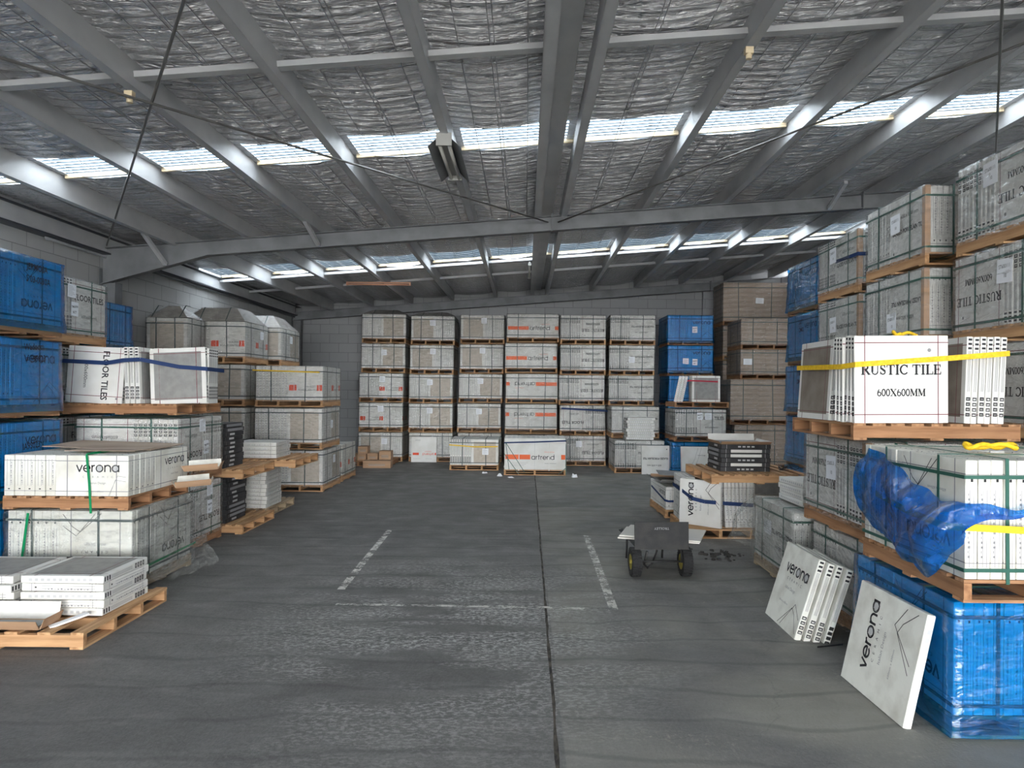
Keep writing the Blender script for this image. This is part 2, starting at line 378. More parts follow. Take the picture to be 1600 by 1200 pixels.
def add_pallet(parent, w, d, wood, n=4, rot=0, r=1, z=0, top=False, name='pallet', gap=.2, label=None):
    """deck mesh with its stringers; a part of a load, or a thing when parent is None"""
    if abs(rot) > .1 and abs(abs(rot)-math.pi/2) < .01: w, d = d, w
    deck, sm = pallet_meshes(w, d, wood, n, r, gap)
    p = ob(name, deck, parent, (0, 0, z), (0, 0, rot))
    for i in range(n):
        x = -w/2+.022+i*(w-.044)/(n-1)
        ob('stringer', sm, p, (x, 0, 0))
    return p
# ---------------------------------------------------------------- wraps, straps
WC = {}
def wrap_mesh(w, d, h, matl, var=0, amp=.005, z0=0., flare=.0, top=True):
    k = (w, d, h, matl.name, var, amp, z0, flare, top)
    if k in WC: return WC[k]
    mb = MB(); nu, nv = 18, 12; sd_ = var*13.7
    cor = [(-w/2, -d/2), (w/2, -d/2), (w/2, d/2), (-w/2, d/2)]
    def disp(x, y, z, nx, ny, t):
        a = noise.noise((x*5+sd_, y*5, z*16))*amp*1.0+abs(noise.noise((x*9, y*9+sd_, z*30)))*amp*.8
        fl = flare*(1-t)**3
        return (x+nx*(a+fl+amp*.4), y+ny*(a+fl+amp*.4), z)
    vs = []; fs = []; N = nu*4
    for j in range(nv+1):
        t = j/nv; z = z0+(h-z0)*t
        for sidx in range(4):
            a, b = cor[sidx], cor[(sidx+1) % 4]
            for i in range(nu):
                s_ = i/nu; x = a[0]+(b[0]-a[0])*s_; y = a[1]+(b[1]-a[1])*s_
                L = math.hypot(x, y); vs.append(disp(x, y, z, x/L, y/L, t))
    for j in range(nv):
        for i in range(N): fs.append((j*N+i, j*N+(i+1) % N, (j+1)*N+(i+1) % N, (j+1)*N+i))
    if top:
        base = len(vs); ring = list(range(nv*N, nv*N+N))
        for q, sc in enumerate((.8, .5, .2)):
            for i in range(N):
                x, y, z = vs[ring[i]]
                vs.append((x*sc, y*sc, h+.001+noise.noise((x*7*sc, y*7*sc, sd_))*amp*.25))
        rr = [nv*N, base, base+N, base+2*N]
        for q in range(3):
            for i in range(N): fs.append((rr[q]+i, rr[q]+(i+1) % N, rr[q+1]+(i+1) % N, rr[q+1]+i))
        fs.append(tuple(base+2*N+i for i in range(N)))
    mb.add(vs, fs); WC[k] = mb.mesh('shrink_wrap', matl, smooth=True); return WC[k]
SC = {}
def strap_meshes(w, d, h, z0, matl):
    k = (w, d, h, z0, matl.name)
    if k in SC: return SC[k]
    e = .004; sw = .009; out = []
    def ring(pts, wid_dir):
        mb = MB()
        for a, b in zip(pts, pts[1:]+pts[:1]): mb.beam(a, b, .003 if wid_dir == 'v' else sw*2, sw*2 if wid_dir == 'v' else .003, 0, (0, 0, 1))
        return mb
    def hoop_y():   # hoop in the YZ plane
        mb = MB(); mb.box(-sw, sw, -d/2-e-.003, -d/2-e, z0, h+e, 0); mb.box(-sw, sw, d/2+e, d/2+e+.003, z0, h+e, 0); mb.box(-sw, sw, -d/2-e-.003, d/2+e+.003, h+e, h+e+.003, 0); mb.box(-sw, sw, -d/2, d/2, z0, z0+.003, 0); return mb.mesh('strap', matl)
    def hoop_x():
        mb = MB(); mb.box(-w/2-e-.003, -w/2-e, -sw, sw, z0, h+e, 0); mb.box(w/2+e, w/2+e+.003, -sw, sw, z0, h+e, 0); mb.box(-w/2-e-.003, w/2+e+.003, -sw, sw, h+e+.003, h+e+.006, 0); mb.box(-w/2, w/2, -sw, sw, z0+.003, z0+.006, 0); return mb.mesh('strap', matl)
    def band():
        mb = MB(); q = .003
        for (a, b, c, dd) in ((-w/2-e-q, w/2+e+q, -d/2-e-q*2, -d/2-e-q), (-w/2-e-q, w/2+e+q, d/2+e+q, d/2+e+2*q), (-w/2-e-2*q, -w/2-e-q, -d/2-e-q, d/2+e+q), (w/2+e+q, w/2+e+2*q, -d/2-e-q, d/2+e+q)):
            mb.box(a, b, c, dd, -sw, sw, 0)
        return mb.mesh('strap', matl)
    SC[k] = (hoop_y(), hoop_x(), band()); return SC[k]
LBL = {}
def label_mesh(kind):
    if kind in LBL: return LBL[kind]
    mb = MB(); P = lambda u, v: (u, -.0035, v)
    if kind == 'print':
        mb.box(-.07, .07, -.003, 0, -.07, .07, 0)
        for i in range(7): rect(mb, P, -.055, .03+.02*((i*7) % 3-1), .045-i*.016, .050-i*.016, 1)
    elif kind == 'note':
        mb.box(-.06, .06, -.003, 0, -.075, .075, 0)
        text(mb, P, 'TM6009A', 0, .015, .034, 2, .01, .8, .12); text(mb, P, 'BCT', -.0, -.045, .036, 2, .01, .9, .08)
    elif kind == 'st':
        mb.box(-.085, .085, -.003, 0, -.09, .09, 0); text(mb, P, 'ST600111', 0, .02, .042, 2, 0, .75, .05); text(mb, P, '10', .01, -.05, .04, 2, 0, .8, .05)
    elif kind == 'wide':
        mb.box(-.1, .1, -.003, 0, -.07, .07, 0)
        for i in range(5): rect(mb, P, -.06, .05, .04-i*.022, .044-i*.022, 1)
    LBL[kind] = mb.mesh('paper_label', [PAPER, INKL, INK]); return LBL[kind]
def scribble_mesh(lines, key):
    if key in LBL: return LBL[key]
    mb = MB(); P = lambda u, v: (u, -.001, v)
    for i, t in enumerate(lines): text(mb, P, t, .02*i, .05-i*.11, .085, 0, .012, .8, .03)
    LBL[key] = mb.mesh('marker_writing', INK); return LBL[key]
def guard_mesh(h, z0):
    k = ('guard', h, z0)
    if k not in LBL:
        mb = MB(); mb.box(-.002, .045, -.004, 0, z0, h); mb.box(-.004, 0, -.004, .045, z0, h); LBL[k] = mb.mesh('corner_guard', KRAFT)
    return LBL[k]
# ---------------------------------------------------------------- a strapped load on its pallet
CNT = [0]
def load(label, x0, y0, z=0, w=None, n=9, t=.052, cw=.6, h=.588, front='window', side=None, ek='fine', flip=False, mirror=False,
         fm='clear', wood=WOOD, rot=0, prot=0, straps=True, strapm=DSTR, paper=None, hip=0, guards=(), group=None, basemat=None, extra=None, np=4,
         ctype='pin', skirt=False, cat='pallet load', name='pallet_load', lay=5):
    """x0,y0 = front left corner of the load"""
    CNT[0] += 1; R = random.Random(CNT[0]*31)
    side = side or front
    if ctype == 'pin': Wd = Dp = cw+n*t
    elif ctype == 'row': Wd = cw; Dp = n*t
    elif ctype == 'kraft': Wd = w; Dp = n
    e = bpy.data.objects.new(name, None); COL.objects.link(e)
    c, s_ = math.cos(rot), math.sin(rot)
    e.location = (x0+Wd/2*c-Dp/2*s_, y0+Wd/2*s_+Dp/2*c, z); e.rotation_euler = (0, 0, rot)
    tag(e, label, cat, group)
    wr = WOOD2 if wood is None else wood
    add_pallet(e, Wd+.02, Dp+.02, wr, n=np, rot=prot, r=CNT[0] % 3)
    zb = PH+.001
    def put(me, x, y, rz, dz=0):
        ob('carton', me, e, (x, y, zb+dz), (0, 0, rz))
    if ctype == 'pin':
        a, b = Wd/2, Dp/2; T = n*t; q = -1 if mirror else 1
        mf = carton_mesh(front, cw, h, t, ek, 0, flip, basemat); ms = carton_mesh(side, cw, h, t, ek, 0, flip, basemat)
        for i in range(n):
            o = (i+.5)*t; j = lambda: R.uniform(-.003, .003)
            put(mf, q*(a-cw/2)+j(), -b+o, 0); put(mf, -q*(a-cw/2)+j(), b-o, math.pi)
            put(ms, q*(-a+o), -b+cw/2+j(), -q*math.pi/2); put(ms, q*(a-o), b-cw/2+j(), q*math.pi/2)
    elif ctype == 'row':
        mf = carton_mesh(front, cw, h, t, ek, 0, flip, basemat)
        for i in range(n): put(mf, R.uniform(-.004, .004), -Dp/2+(i+.5)*t, 0)
    elif ctype == 'kraft':
        k = ('kraft', w, n, h, lay)
        if k not in CC:
            mb = MB(); bw, bd, bh = w/2, n/2, h/lay
            mb.box(-bw/2+.002, bw/2-.002, -bd/2+.002, bd/2-.002, .002, bh-.001, 0); CC[k] = mb.mesh('carton', KRAFT2)
        for i in (-1, 1):
            for j in (-1, 1):
                for q in range(lay): put(CC[k], i*w/4, j*n/4, 0, q*h/lay)
    top = zb+h
    if hip:
        mb = MB(); a, b, k2 = Wd/2-.01, Dp/2-.01, .22
        vs = [(-a, -b, 0), (a, -b, 0), (a, b, 0), (-a, b, 0), (-a+k2, -b+k2, hip), (a-k2, -b+k2, hip), (a-k2, b-k2, hip), (-a+k2, b-k2, hip)]
        mb.add(vs, [(0, 3, 2, 1), (4, 5, 6, 7), (0, 1, 5, 4), (1, 2, 6, 5), (2, 3, 7, 6), (3, 0, 4, 7)]); 
        ob('top_cap', mb.mesh('top_cap', CAPM), e, (0, 0, top+.012))
        mb = MB(); g = .015; vs2 = [(x*(1+g/a), y*(1+g/b), zz+.006+(.004 if zz else 0)) for x, y, zz in vs]
        mb.add(vs2, [(4, 5, 6, 7), (0, 1, 5, 4), (1, 2, 6, 5), (2, 3, 7, 6), (3, 0, 4, 7)])
        ob('cap_film', mb.mesh('cap_film', CLEAR), e, (0, 0, top+.012))
        for xx in (-.25, .2):
            mb = MB(); mb.beam((xx, -b-.006, .006), (xx, -b+k2-.006, hip+.014), .018, .003); mb.beam((xx, -b+k2-.006, hip+.014), (xx, b-k2, hip+.014), .018, .003)
            ob('strap', mb.mesh('strap', strapm), e, (0, 0, top+.012))
    if straps:
        hy, hx, bd = strap_meshes(Wd+.006, Dp+.006, top+.002, PH-.02, strapm)
        for xx in (-.27, .24): ob('strap', hy, e, (xx*Wd+R.uniform(-.03, .03), 0, 0), (0, R.uniform(-.02, .02), 0))
        for yy in (-.27, .25): ob('strap', hx, e, (0, yy*Dp+R.uniform(-.02, .02), 0))
        for zz in (.08, .86): ob('strap', bd, e, (0, 0, zb+zz*h+R.uniform(-.01, .01)), (R.uniform(-.006, .006), R.uniform(-.006, .006), 0))
    for gi in guards:
        gx, gy, gr = {'fl': (-Wd/2-.008, -Dp/2-.008, 0), 'fr': (Wd/2+.008, -Dp/2-.008, math.pi/2)}[gi]
        ob('corner_guard', guard_mesh(top, PH-.01), e, (gx, gy, 0), (0, 0, gr))
    if paper:
        for (kind, face, u, v) in paper:
            if face == 'f': pos, rz = (u, -Dp/2-.016, zb+v), 0
            elif face == 'r': pos, rz = (Wd/2+.016, u, zb+v), math.pi/2
            else: pos, rz = (-Wd/2-.016, -u, zb+v), -math.pi/2
            me = label_mesh(kind) if isinstance(kind, str) else scribble_mesh(kind, kind)
            if fm == 'blue' or not isinstance(kind, str):
                off = .014; pos = (pos[0]+(off if face == 'r' else -off if face == 'l' else 0), pos[1]-(off if face == 'f' else 0), pos[2])
            ob('paper_label' if isinstance(kind, str) else 'marker_writing', me, e, pos, (0, R.uniform(-.04, .04), rz))
    if fm == 'clear':
        ob('shrink_wrap', wrap_mesh(Wd+.022, Dp+.022, top+.007, CLEAR, CNT[0] % 3, .008, .085 if not skirt else .02, .0 if not skirt else .05, top=(hip == 0)), e)
    elif fm == 'thick':
        ob('shrink_wrap', wrap_mesh(Wd+.03, Dp+.03, top+.008, CLEARD, CNT[0] % 3, .016, .06, .02, top=(hip == 0)), e)
    elif fm == 'blue':
        ob('shrink_wrap', wrap_mesh(Wd+.022, Dp+.022, top+.007, BLUE, CNT[0] % 3, .013, .05 if not skirt else .015, .03), e)
    e['_w'] = 0; del e['_w']
    return e
PIT = .73
LV = ['bottom', 'second from floor', 'third from floor', 'fourth from floor', 'topmost']
def stack(where, x0, y0, specs, pit=PIT, group=None, dx=0, **common):
    n = len(specs); R = random.Random(int(x0*100+y0*10))
    for i, sp in enumerate(specs):
        kw = dict(common); kw.update(sp); what = kw.pop('what', 'wrapped pallet load of tile cartons')
        lv = 'topmost' if (i == n-1 and n > 1) else ('lowest' if i == 0 else LV[i])
        load('%s, %s %s' % (what, lv, where), x0+kw.pop('dx', 0)+R.uniform(-.02, .02), y0+kw.pop('dy', 0)+R.uniform(-.012, .012), z=i*pit, group=group, **kw)
exec_order = []
# ================================================================= THE SETTING
XL, XR, YB, YF = -6.16, 6.95, 19.0, -9.0
zr = lambda x: 4.5+.08*x          # underside of the roof sheet
# floor ----------------------------------------------------------------
def floor_mat():
    m = bpy.data.materials.new('asphalt_floor'); m.use_nodes = True; nt = m.node_tree; N = nt.nodes; L = nt.links; p = N['Principled BSDF']
    tc = N.new('ShaderNodeTexCoord'); sep = N.new('ShaderNodeSeparateXYZ'); L.new(tc.outputs['Object'], sep.inputs[0])
    def nz(scale, st=(1, 1, 1), det=6, dist=0, ro=.5):
        mp = N.new('ShaderNodeMapping'); mp.inputs['Scale'].default_value = st; L.new(tc.outputs['Object'], mp.inputs[0])
        n = N.new('ShaderNodeTexNoise'); n.inputs['Scale'].default_value = scale; n.inputs['Detail'].default_value = det; n.inputs['Distortion'].default_value = dist; n.inputs['Roughness'].default_value = ro
        L.new(mp.outputs[0], n.inputs['Vector']); return n.outputs[0]
    def ramp(x, a, b, c=0, d=1):
        r = N.new('ShaderNodeMapRange'); r.inputs[1].default_value = a; r.inputs[2].default_value = b; r.inputs[3].default_value = c; r.inputs[4].default_value = d; L.new(x, r.inputs[0]); return r.outputs[0]
    def mix(f, a, b):
        x = N.new('ShaderNodeMix'); x.data_type = 'RGBA'; L.new(f, x.inputs[0])
        for s_, v in ((6, a), (7, b)):
            if isinstance(v, tuple): x.inputs[s_].default_value = v
            else: L.new(v, x.inputs[s_])
        return x.outputs[2]
    def mul(a, b):
        x = N.new('ShaderNodeMath'); x.operation = 'MULTIPLY'; L.new(a, x.inputs[0])
        if isinstance(b, float): x.inputs[1].default_value = b
        else: L.new(b, x.inputs[1])
        return x.outputs[0]
    c = mix(ramp(nz(.5, det=5), .35, .65), rgb(88, 87, 86), rgb(105, 104, 102))
    c = mix(mul(ramp(nz(1.4, (.8, 2.6, 1), 8, 1.5), .5, .7), .55), c, rgb(126, 125, 122))
    c = mix(mul(ramp(nz(55, det=6, ro=.7), .5, .68), .5), c, rgb(118, 117, 115))
    c = mix(mul(ramp(nz(30, det=8, ro=.7), .42, .68), .5), c, rgb(66, 66, 65))
    # slab right of the joint: browner and lighter patches
    right = ramp(sep.outputs[0], .205, .215)
    pr = mul(mul(right, ramp(nz(.8, (1, 1, 1), 6, .8), .42, .66)), .6)
    c = mix(pr, c, rgb(142, 139, 129))
    c = mix(mul(right, .18), c, rgb(130, 130, 127))
    # worn patch of scraped paint in the middle bay
    dx = N.new('ShaderNodeVectorMath'); dx.operation = 'DISTANCE'
    mp = N.new('ShaderNodeMapping'); mp.inputs['Scale'].default_value = (.55, .42, 0); L.new(tc.outputs['Object'], mp.inputs[0])
    L.new(mp.outputs[0], dx.inputs[0]); dx.inputs[1].default_value = (-.30, 2.3, 0)
    near = ramp(dx.outputs['Value'], .25, 1.05, 1, 0)
    pat = ramp(nz(1.1, (.55, 1.7, 1), 5, .5, .6), .42, .54)
    fine = ramp(nz(34, (.7, 1.3, 1), 10, .3, .72), .49, .56)
    scr = mul(mul(mul(fine, pat), near), .75)
    c = mix(scr, c, rgb(192, 191, 188))
    c = mix(mul(mul(mul(ramp(nz(26, det=10, ro=.8), .52, .62), ramp(nz(1.6, (.7, 2, 1), 6, .5), .5, .7)), ramp(sep.outputs[0], .2, .3)), .5), c, rgb(166, 162, 150))
    # flecks and scratches scattered everywhere
    c = mix(mul(ramp(nz(9, (.6, 1.6, 1), 14, .3, .85), .655, .69), .6), c, rgb(172, 170, 164))
    # grime band along the joint
    c = mix(mul(ramp(sep.outputs[0], .0, .19, 0, 1), .0), c, rgb(60, 60, 60))
    # tyre streaks
    wv = N.new('ShaderNodeTexWave'); wv.wave_type = 'RINGS'; wv.inputs['Scale'].default_value = .75; wv.inputs['Distortion'].default_value = 4; wv.inputs['Detail'].default_value = 3
    mp = N.new('ShaderNodeMapping'); mp.inputs['Location'].default_value = (4.5, -12, 0); L.new(tc.outputs['Object'], mp.inputs[0]); L.new(mp.outputs[0], wv.inputs[0])
    c = mix(mul(ramp(wv.outputs[1], .955, 1.0), .35), c, rgb(56, 56, 57))
    # hairline cracks
    vo = N.new('ShaderNodeTexVoronoi'); vo.feature = 'DISTANCE_TO_EDGE'; vo.inputs['Scale'].default_value = .42
    mp = N.new('ShaderNodeMapping'); L.new(tc.outputs['Object'], mp.inputs[0])
    nn = N.new('ShaderNodeTexNoise'); nn.inputs['Scale'].default_value = 2; nn.inputs['Detail'].default_value = 6; L.new(tc.outputs['Object'], nn.inputs['Vector'])
    va = N.new('ShaderNodeVectorMath'); va.operation = 'MULTIPLY_ADD'; L.new(nn.outputs['Color'], va.inputs[0]); va.inputs[1].default_value = (.9, .9, 0); L.new(mp.outputs[0], va.inputs[2]); L.new(va.outputs[0], vo.inputs['Vector'])
    c = mix(mul(ramp(vo.outputs[0], .0, .003, 1, 0), .22), c, rgb(46, 46, 46))
    L.new(c, p.inputs['Base Color'])
    L.new(ramp(nz(3, det=6), .3, .7, .5, .8), p.inputs['Roughness'])
    b = N.new('ShaderNodeBump'); b.inputs['Strength'].default_value = .35; b.inputs['Distance'].default_value = .01; L.new(nz(60, det=4), b.inputs['Height']); L.new(b.outputs[0], p.inputs['Normal'])
    return m
mb = MB(); mb.box(XL-.2, XR+.2, YF, YB+.2, -.2, 0); struct('floor', mb.mesh('floor', floor_mat()))
GRD = mat('yard_concrete', rgb(196, 192, 186), .9, col2=rgb(180, 176, 168), scale=1)
mb = MB(); mb.box(-40, 40, -50, YF, -.2, -.004); struct('yard', mb.mesh('yard', GRD))
# floor joint and painted lines
JM = mat('joint_dirt', rgb(40, 38, 36), .95, col2=rgb(84, 78, 70), scale=9, stretch=(3, 1, 1))
mb = MB(); R = random.Random(3); y = YF+.2; x = .13
pts = []
while y < 15.6:
    pts.append((.17+.045*(y-3)/12+noise.noise((y*1.3, 0, 0))*.010+noise.noise((y*7, 3, 0))*.004, y, .009+.006*noise.noise((y*3, 9, 0)))); y += .12
for a, b in zip(pts[:-1], pts[1:]):
    mb.add([(a[0]-a[2], a[1], .0012), (a[0]+a[2], a[1], .0012), (b[0]+b[2], b[1], .0012), (b[0]-b[2], b[1], .0012)], [(0, 1, 2, 3)])
struct('floor_joint', mb.mesh('floor_joint', JM))
def line_mat():
    m = bpy.data.materials.new('worn_line_paint'); m.use_nodes = True; nt = m.node_tree; N = nt.nodes; L = nt.links; p = N['Principled BSDF']
    p.inputs['Base Color'].default_value = rgb(214, 212, 206); p.inputs['Roughness'].default_value = .8
    tc = N.new('ShaderNodeTexCoord'); n = N.new('ShaderNodeTexNoise'); n.inputs['Scale'].default_value = 7; n.inputs['Detail'].default_value = 10; n.inputs['Roughness'].default_value = .8
    L.new(tc.outputs['Object'], n.inputs['Vector']); r = N.new('ShaderNodeMapRange'); r.inputs[1].default_value = .44; r.inputs[2].default_value = .54; r.inputs[4].default_value = .85; L.new(n.outputs[0], r.inputs[0]); L.new(r.outputs[0], p.inputs['Alpha'])
    return m
LM = line_mat()
def fline(a, b, w):
    mb = MB(); a = Vector(a); b = Vector(b); n = 24; d = (b-a).normalized(); s_ = Vector((-d.y, d.x))*w/2
    for i in range(n):
        p, q = a+(b-a)*i/n, a+(b-a)*(i+1)/n
        mb.add([(p.x-s_.x, p.y-s_.y, .0016), (p.x+s_.x, p.y+s_.y, .0016), (q.x+s_.x, q.y+s_.y, .0016), (q.x-s_.x, q.y-s_.y, .0016)], [(0, 1, 2, 3)])
    struct('floor_marking', mb.mesh('floor_marking', LM))
fline((-1.70, 8.98), (-1.62, 6.3), .07); fline((.765, 8.75), (.735, 5.78), .075); fline((.2, 5.83), (.77, 5.78), .055); fline((-1.55, 5.87), (.2, 5.83), .055)
# walls ------------------------------------------------------------------
def block_mat(name, c1, c2, cm, ax):
    m = bpy.data.materials.new(name); m.use_nodes = True; nt = m.node_tree; N = nt.nodes; L = nt.links; p = N['Principled BSDF']; p.inputs['Roughness'].default_value = .7
    tc = N.new('ShaderNodeTexCoord'); sp = N.new('ShaderNodeSeparateXYZ'); cb = N.new('ShaderNodeCombineXYZ'); L.new(tc.outputs['Object'], sp.inputs[0])
    L.new(sp.outputs[ax], cb.inputs[0]); L.new(sp.outputs[2], cb.inputs[1])
    b = N.new('ShaderNodeTexBrick'); b.inputs['Color1'].default_value = c1; b.inputs['Color2'].default_value = c2; b.inputs['Mortar'].default_value = cm
    b.inputs['Scale'].default_value = 1; b.inputs['Brick Width'].default_value = .5; b.inputs['Row Height'].default_value = .25; b.inputs['Mortar Size'].default_value = .006; b.inputs['Mortar Smooth'].default_value = .3
    L.new(cb.outputs[0], b.inputs[0]); L.new(b.outputs[0], p.inputs['Base Color'])
    bp = N.new('ShaderNodeBump'); bp.inputs['Strength'].default_value = .6; bp.inputs['Distance'].default_value = .01; bp.invert = True; L.new(b.outputs[1], bp.inputs['Height']); L.new(bp.outputs[0], p.inputs['Normal'])
    return m
BX = block_mat('block_wall_back', rgb(166, 168, 170), rgb(160, 162, 164), rgb(128, 129, 131), 0)
BY = block_mat('block_wall_side', rgb(184, 185, 185), rgb(178, 179, 179), rgb(138, 139, 139), 1)
mb = MB(); mb.box(XL-.2, XL, YF, YB, 0, 3.68); struct('wall_left', mb.mesh('wall_left', BY))
mb = MB(); mb.box(XR, XR+.2, YF, YB, 0, 4.9); struct('wall_right', mb.mesh('wall_right', BY))
mb = MB(); mb.add([(XL-.2, YB, 0), (XR+.2, YB, 0), (XR+.2, YB, 5.12), (XL-.2, YB, 4.08), (XL-.2, YB+.2, 0), (XR+.2, YB+.2, 0), (XR+.2, YB+.2, 5.12), (XL-.2, YB+.2, 4.08)],
 [(0, 1, 2, 3), (7, 6, 5, 4), (3, 2, 6, 7), (0, 3, 7, 4), (1, 5, 6, 2)]); struct('wall_back', mb.mesh('wall_back', BX))
mb = MB(); mb.box(XL, -5.3, YF-.2, YF, 0, 4.0); mb.box(6.2, XR, YF-.2, YF, 0, 4.9)
mb.add([(-5.3, YF-.2, 3.75), (6.2, YF-.2, 3.75), (6.2, YF-.2, 4.95), (-5.3, YF-.2, 4.05), (-5.3, YF, 3.75), (6.2, YF, 3.75), (6.2, YF, 4.95), (-5.3, YF, 4.05)], [(0, 1, 2, 3), (7, 6, 5, 4), (3, 2, 6, 7), (0, 4, 5, 1)])
struct('wall_front', mb.mesh('wall_front', BX))
mb = MB(); mb.box(4.70, 4.84, YB-.12, YB, 0, 4.6); struct('wall_pilaster', mb.mesh('wall_pilaster', BX))
# eave beam above the left wall; panel's dark colour paints the void's shade
mb = MB(); mb.box(XL-.1, XL, YF, YB, 3.69, 4.05); mb.box(XL+.0, XL+.14, YF, YB, 3.69, 3.71); mb.box(XL, XL+.14, YF, YB, 3.93, 3.945)
struct('eave_beam', mb.mesh('eave_beam', DARKST))
# conduit along the top of the left wall
mb = MB(); mb.tube([(XL+.06, 9.0, 3.66), (XL+.06, 18.8, 3.66)], .02); struct('wall_conduit', mb.mesh('wall_conduit', STEELD, True))
mb = MB(); mb.tube([(0.6, YB-.04, 3.55), (4.78, YB-.04, 3.55)], .02); struct('wall_conduit', mb.mesh('wall_conduit', STEELD, True))
# roof: foil blanket between purlins ----------------------------------------
PX = [-6.08, -5.07, -4.02, -2.98, -1.90, -.76, .26, 1.66, 2.83, 4.0, 5.2, 6.35]
SKY = [(-5.2, -4.4), (1.0, 1.9), (7.15, 7.74), (13.15, 14.1)]
def foil_mat():
    m = bpy.data.materials.new('foil_insulation'); m.use_nodes = True; nt = m.node_tree; N = nt.nodes; L = nt.links; p = N['Principled BSDF']
    p.inputs['Metallic'].default_value = .78; p.inputs['Roughness'].default_value = .2
    tc = N.new('ShaderNodeTexCoord')
    mp = N.new('ShaderNodeMapping'); mp.inputs['Scale'].default_value = (1, 4, 1); L.new(tc.outputs['Object'], mp.inputs[0])
    n = N.new('ShaderNodeTexNoise'); n.inputs['Scale'].default_value = 7; n.inputs['Detail'].default_value = 9; n.inputs['Distortion'].default_value = 2.2; L.new(mp.outputs[0], n.inputs['Vector'])
    b = N.new('ShaderNodeBump'); b.inputs['Strength'].default_value = 1; b.inputs['Distance'].default_value = .05; L.new(n.outputs[0], b.inputs['Height']); L.new(b.outputs[0], p.inputs['Normal'])
    n2 = N.new('ShaderNodeTexNoise'); n2.inputs['Scale'].default_value = .9; n2.inputs['Detail'].default_value = 4; L.new(tc.outputs['Object'], n2.inputs['Vector'])
    r = N.new('ShaderNodeMapRange'); r.inputs[1].default_value = .35; r.inputs[2].default_value = .7; L.new(n2.outputs[0], r.inputs[0])
    x = N.new('ShaderNodeMix'); x.data_type = 'RGBA'; x.inputs[6].default_value = rgb(240, 240, 242); x.inputs[7].default_value = rgb(220, 220, 222); L.new(r.outputs[0], x.inputs[0]); L.new(x.outputs[2], p.inputs['Base Color'])
    return m
FOIL = foil_mat()
mb = MB()
xs = []
for a, b in zip(PX[:-1], PX[1:]):
    n = 12
    for i in range(n): xs.append((a+(b-a)*i/n, i/n))
xs.append((PX[-1], 0)); xs.append((XR+.1, .3)); xs.insert(0, (XL-.1, .9))
def foil_z(x, t, y):
    yy = y+.03*noise.noise((x*1.2, y*.8, 4))
    rp = abs(math.sin(math.pi*yy/.135)); sag = math.sin(math.pi*t)
    return zr(x)-.012-sag*(.035+.02*noise.noise((x*.8, y*.6, 1)))-(1-(1-rp)**2)*.016*(.5+sag)-noise.noise((x*4, y*9, 2))*.007
prev = 0
segs = []; y0 = YF
for a, b in SKY: segs.append((y0, a)); y0 = b+.02
segs.append((y0, YB+.1))
for (a, b) in segs:
    ny = int((b-a)/.03); base = len(mb.v)
    for j in range(ny+1):
        for (x, t) in xs:
            y = a+(b-a)*j/ny
            if j == ny and b != YB+.1: y += .03*noise.noise((x*3, b, 0))-.05*(math.sin(math.pi*t)-.5)
            mb.v.append((x, y, foil_z(x, t, y)))
    k = len(xs)
    for j in range(ny):
        for i in range(k-1): mb.f.append((base+j*k+i, base+j*k+i+1, base+(j+1)*k+i+1, base+(j+1)*k+i)); mb.m.append(0)
struct('ceiling', mb.mesh('ceiling', FOIL, True))
# translucent corrugated roof sheets ------------------------------------------
def sky_mat():
    m = bpy.data.materials.new('skylight_sheet'); m.use_nodes = True; nt = m.node_tree; N = nt.nodes; L = nt.links; N.remove(N['Principled BSDF']); out = N['Material Output']
    tr = N.new('ShaderNodeBsdfTransparent'); tl = N.new('ShaderNodeBsdfTranslucent'); tl.inputs[0].default_value = (.8, .86, .9, 1)
    ge = N.new('ShaderNodeTexCoord'); sp = N.new('ShaderNodeSeparateXYZ'); L.new(ge.outputs['Object'], sp.inputs[0])
    mt = N.new('ShaderNodeMath'); mt.operation = 'MULTIPLY'; mt.inputs[1].default_value = 2*math.pi/.085; L.new(sp.outputs[1], mt.inputs[0])
    sn = N.new('ShaderNodeMath'); sn.operation = 'SINE'; L.new(mt.outputs[0], sn.inputs[0])
    r = N.new('ShaderNodeMapRange'); r.inputs[1].default_value = -.45; r.inputs[2].default_value = -.15; L.new(sn.outputs[0], r.inputs[0])
    x = N.new('ShaderNodeMix'); x.data_type = 'RGBA'; x.inputs[6].default_value = (.62, .66, .68, 1); x.inputs[7].default_value = (.033, .043, .051, 1); L.new(r.outputs[0], x.inputs[0]); L.new(x.outputs[2], tr.inputs[0])
    L.new(tr.outputs[0], out.inputs[0]); return m
SKM = sky_mat()
for k, (a, b) in enumerate(SKY):
    mb = MB(); ny = int((b-a+.6)/.0142); 
    for j in range(ny+1):
        y = a-.15+(b-a+.6)*j/ny; zz = .035+.012*math.sin(2*math.pi*y/.085)
        mb.v += [(XL-.1, y, zr(XL-.1)+zz), (XR+.1, y, zr(XR+.1)+zz)]
    for j in range(ny): mb.f.append((2*j, 2*j+1, 2*j+3, 2*j+2)); mb.m.append(0)
    struct('window_%d' % (k+1), mb.mesh('window_%d' % (k+1), SKM, True))
    mb = MB(); R = random.Random(k)
    for p, q in zip(PX[:-1], PX[1:]):
        mb.beam((p+.04, b+.0, zr(p)-.03), (q-.02, b+.0+R.uniform(-.01, .01), zr(q)-.03), .03, .045)
    struct('insulation_edge', mb.mesh('insulation_edge', CREAM))
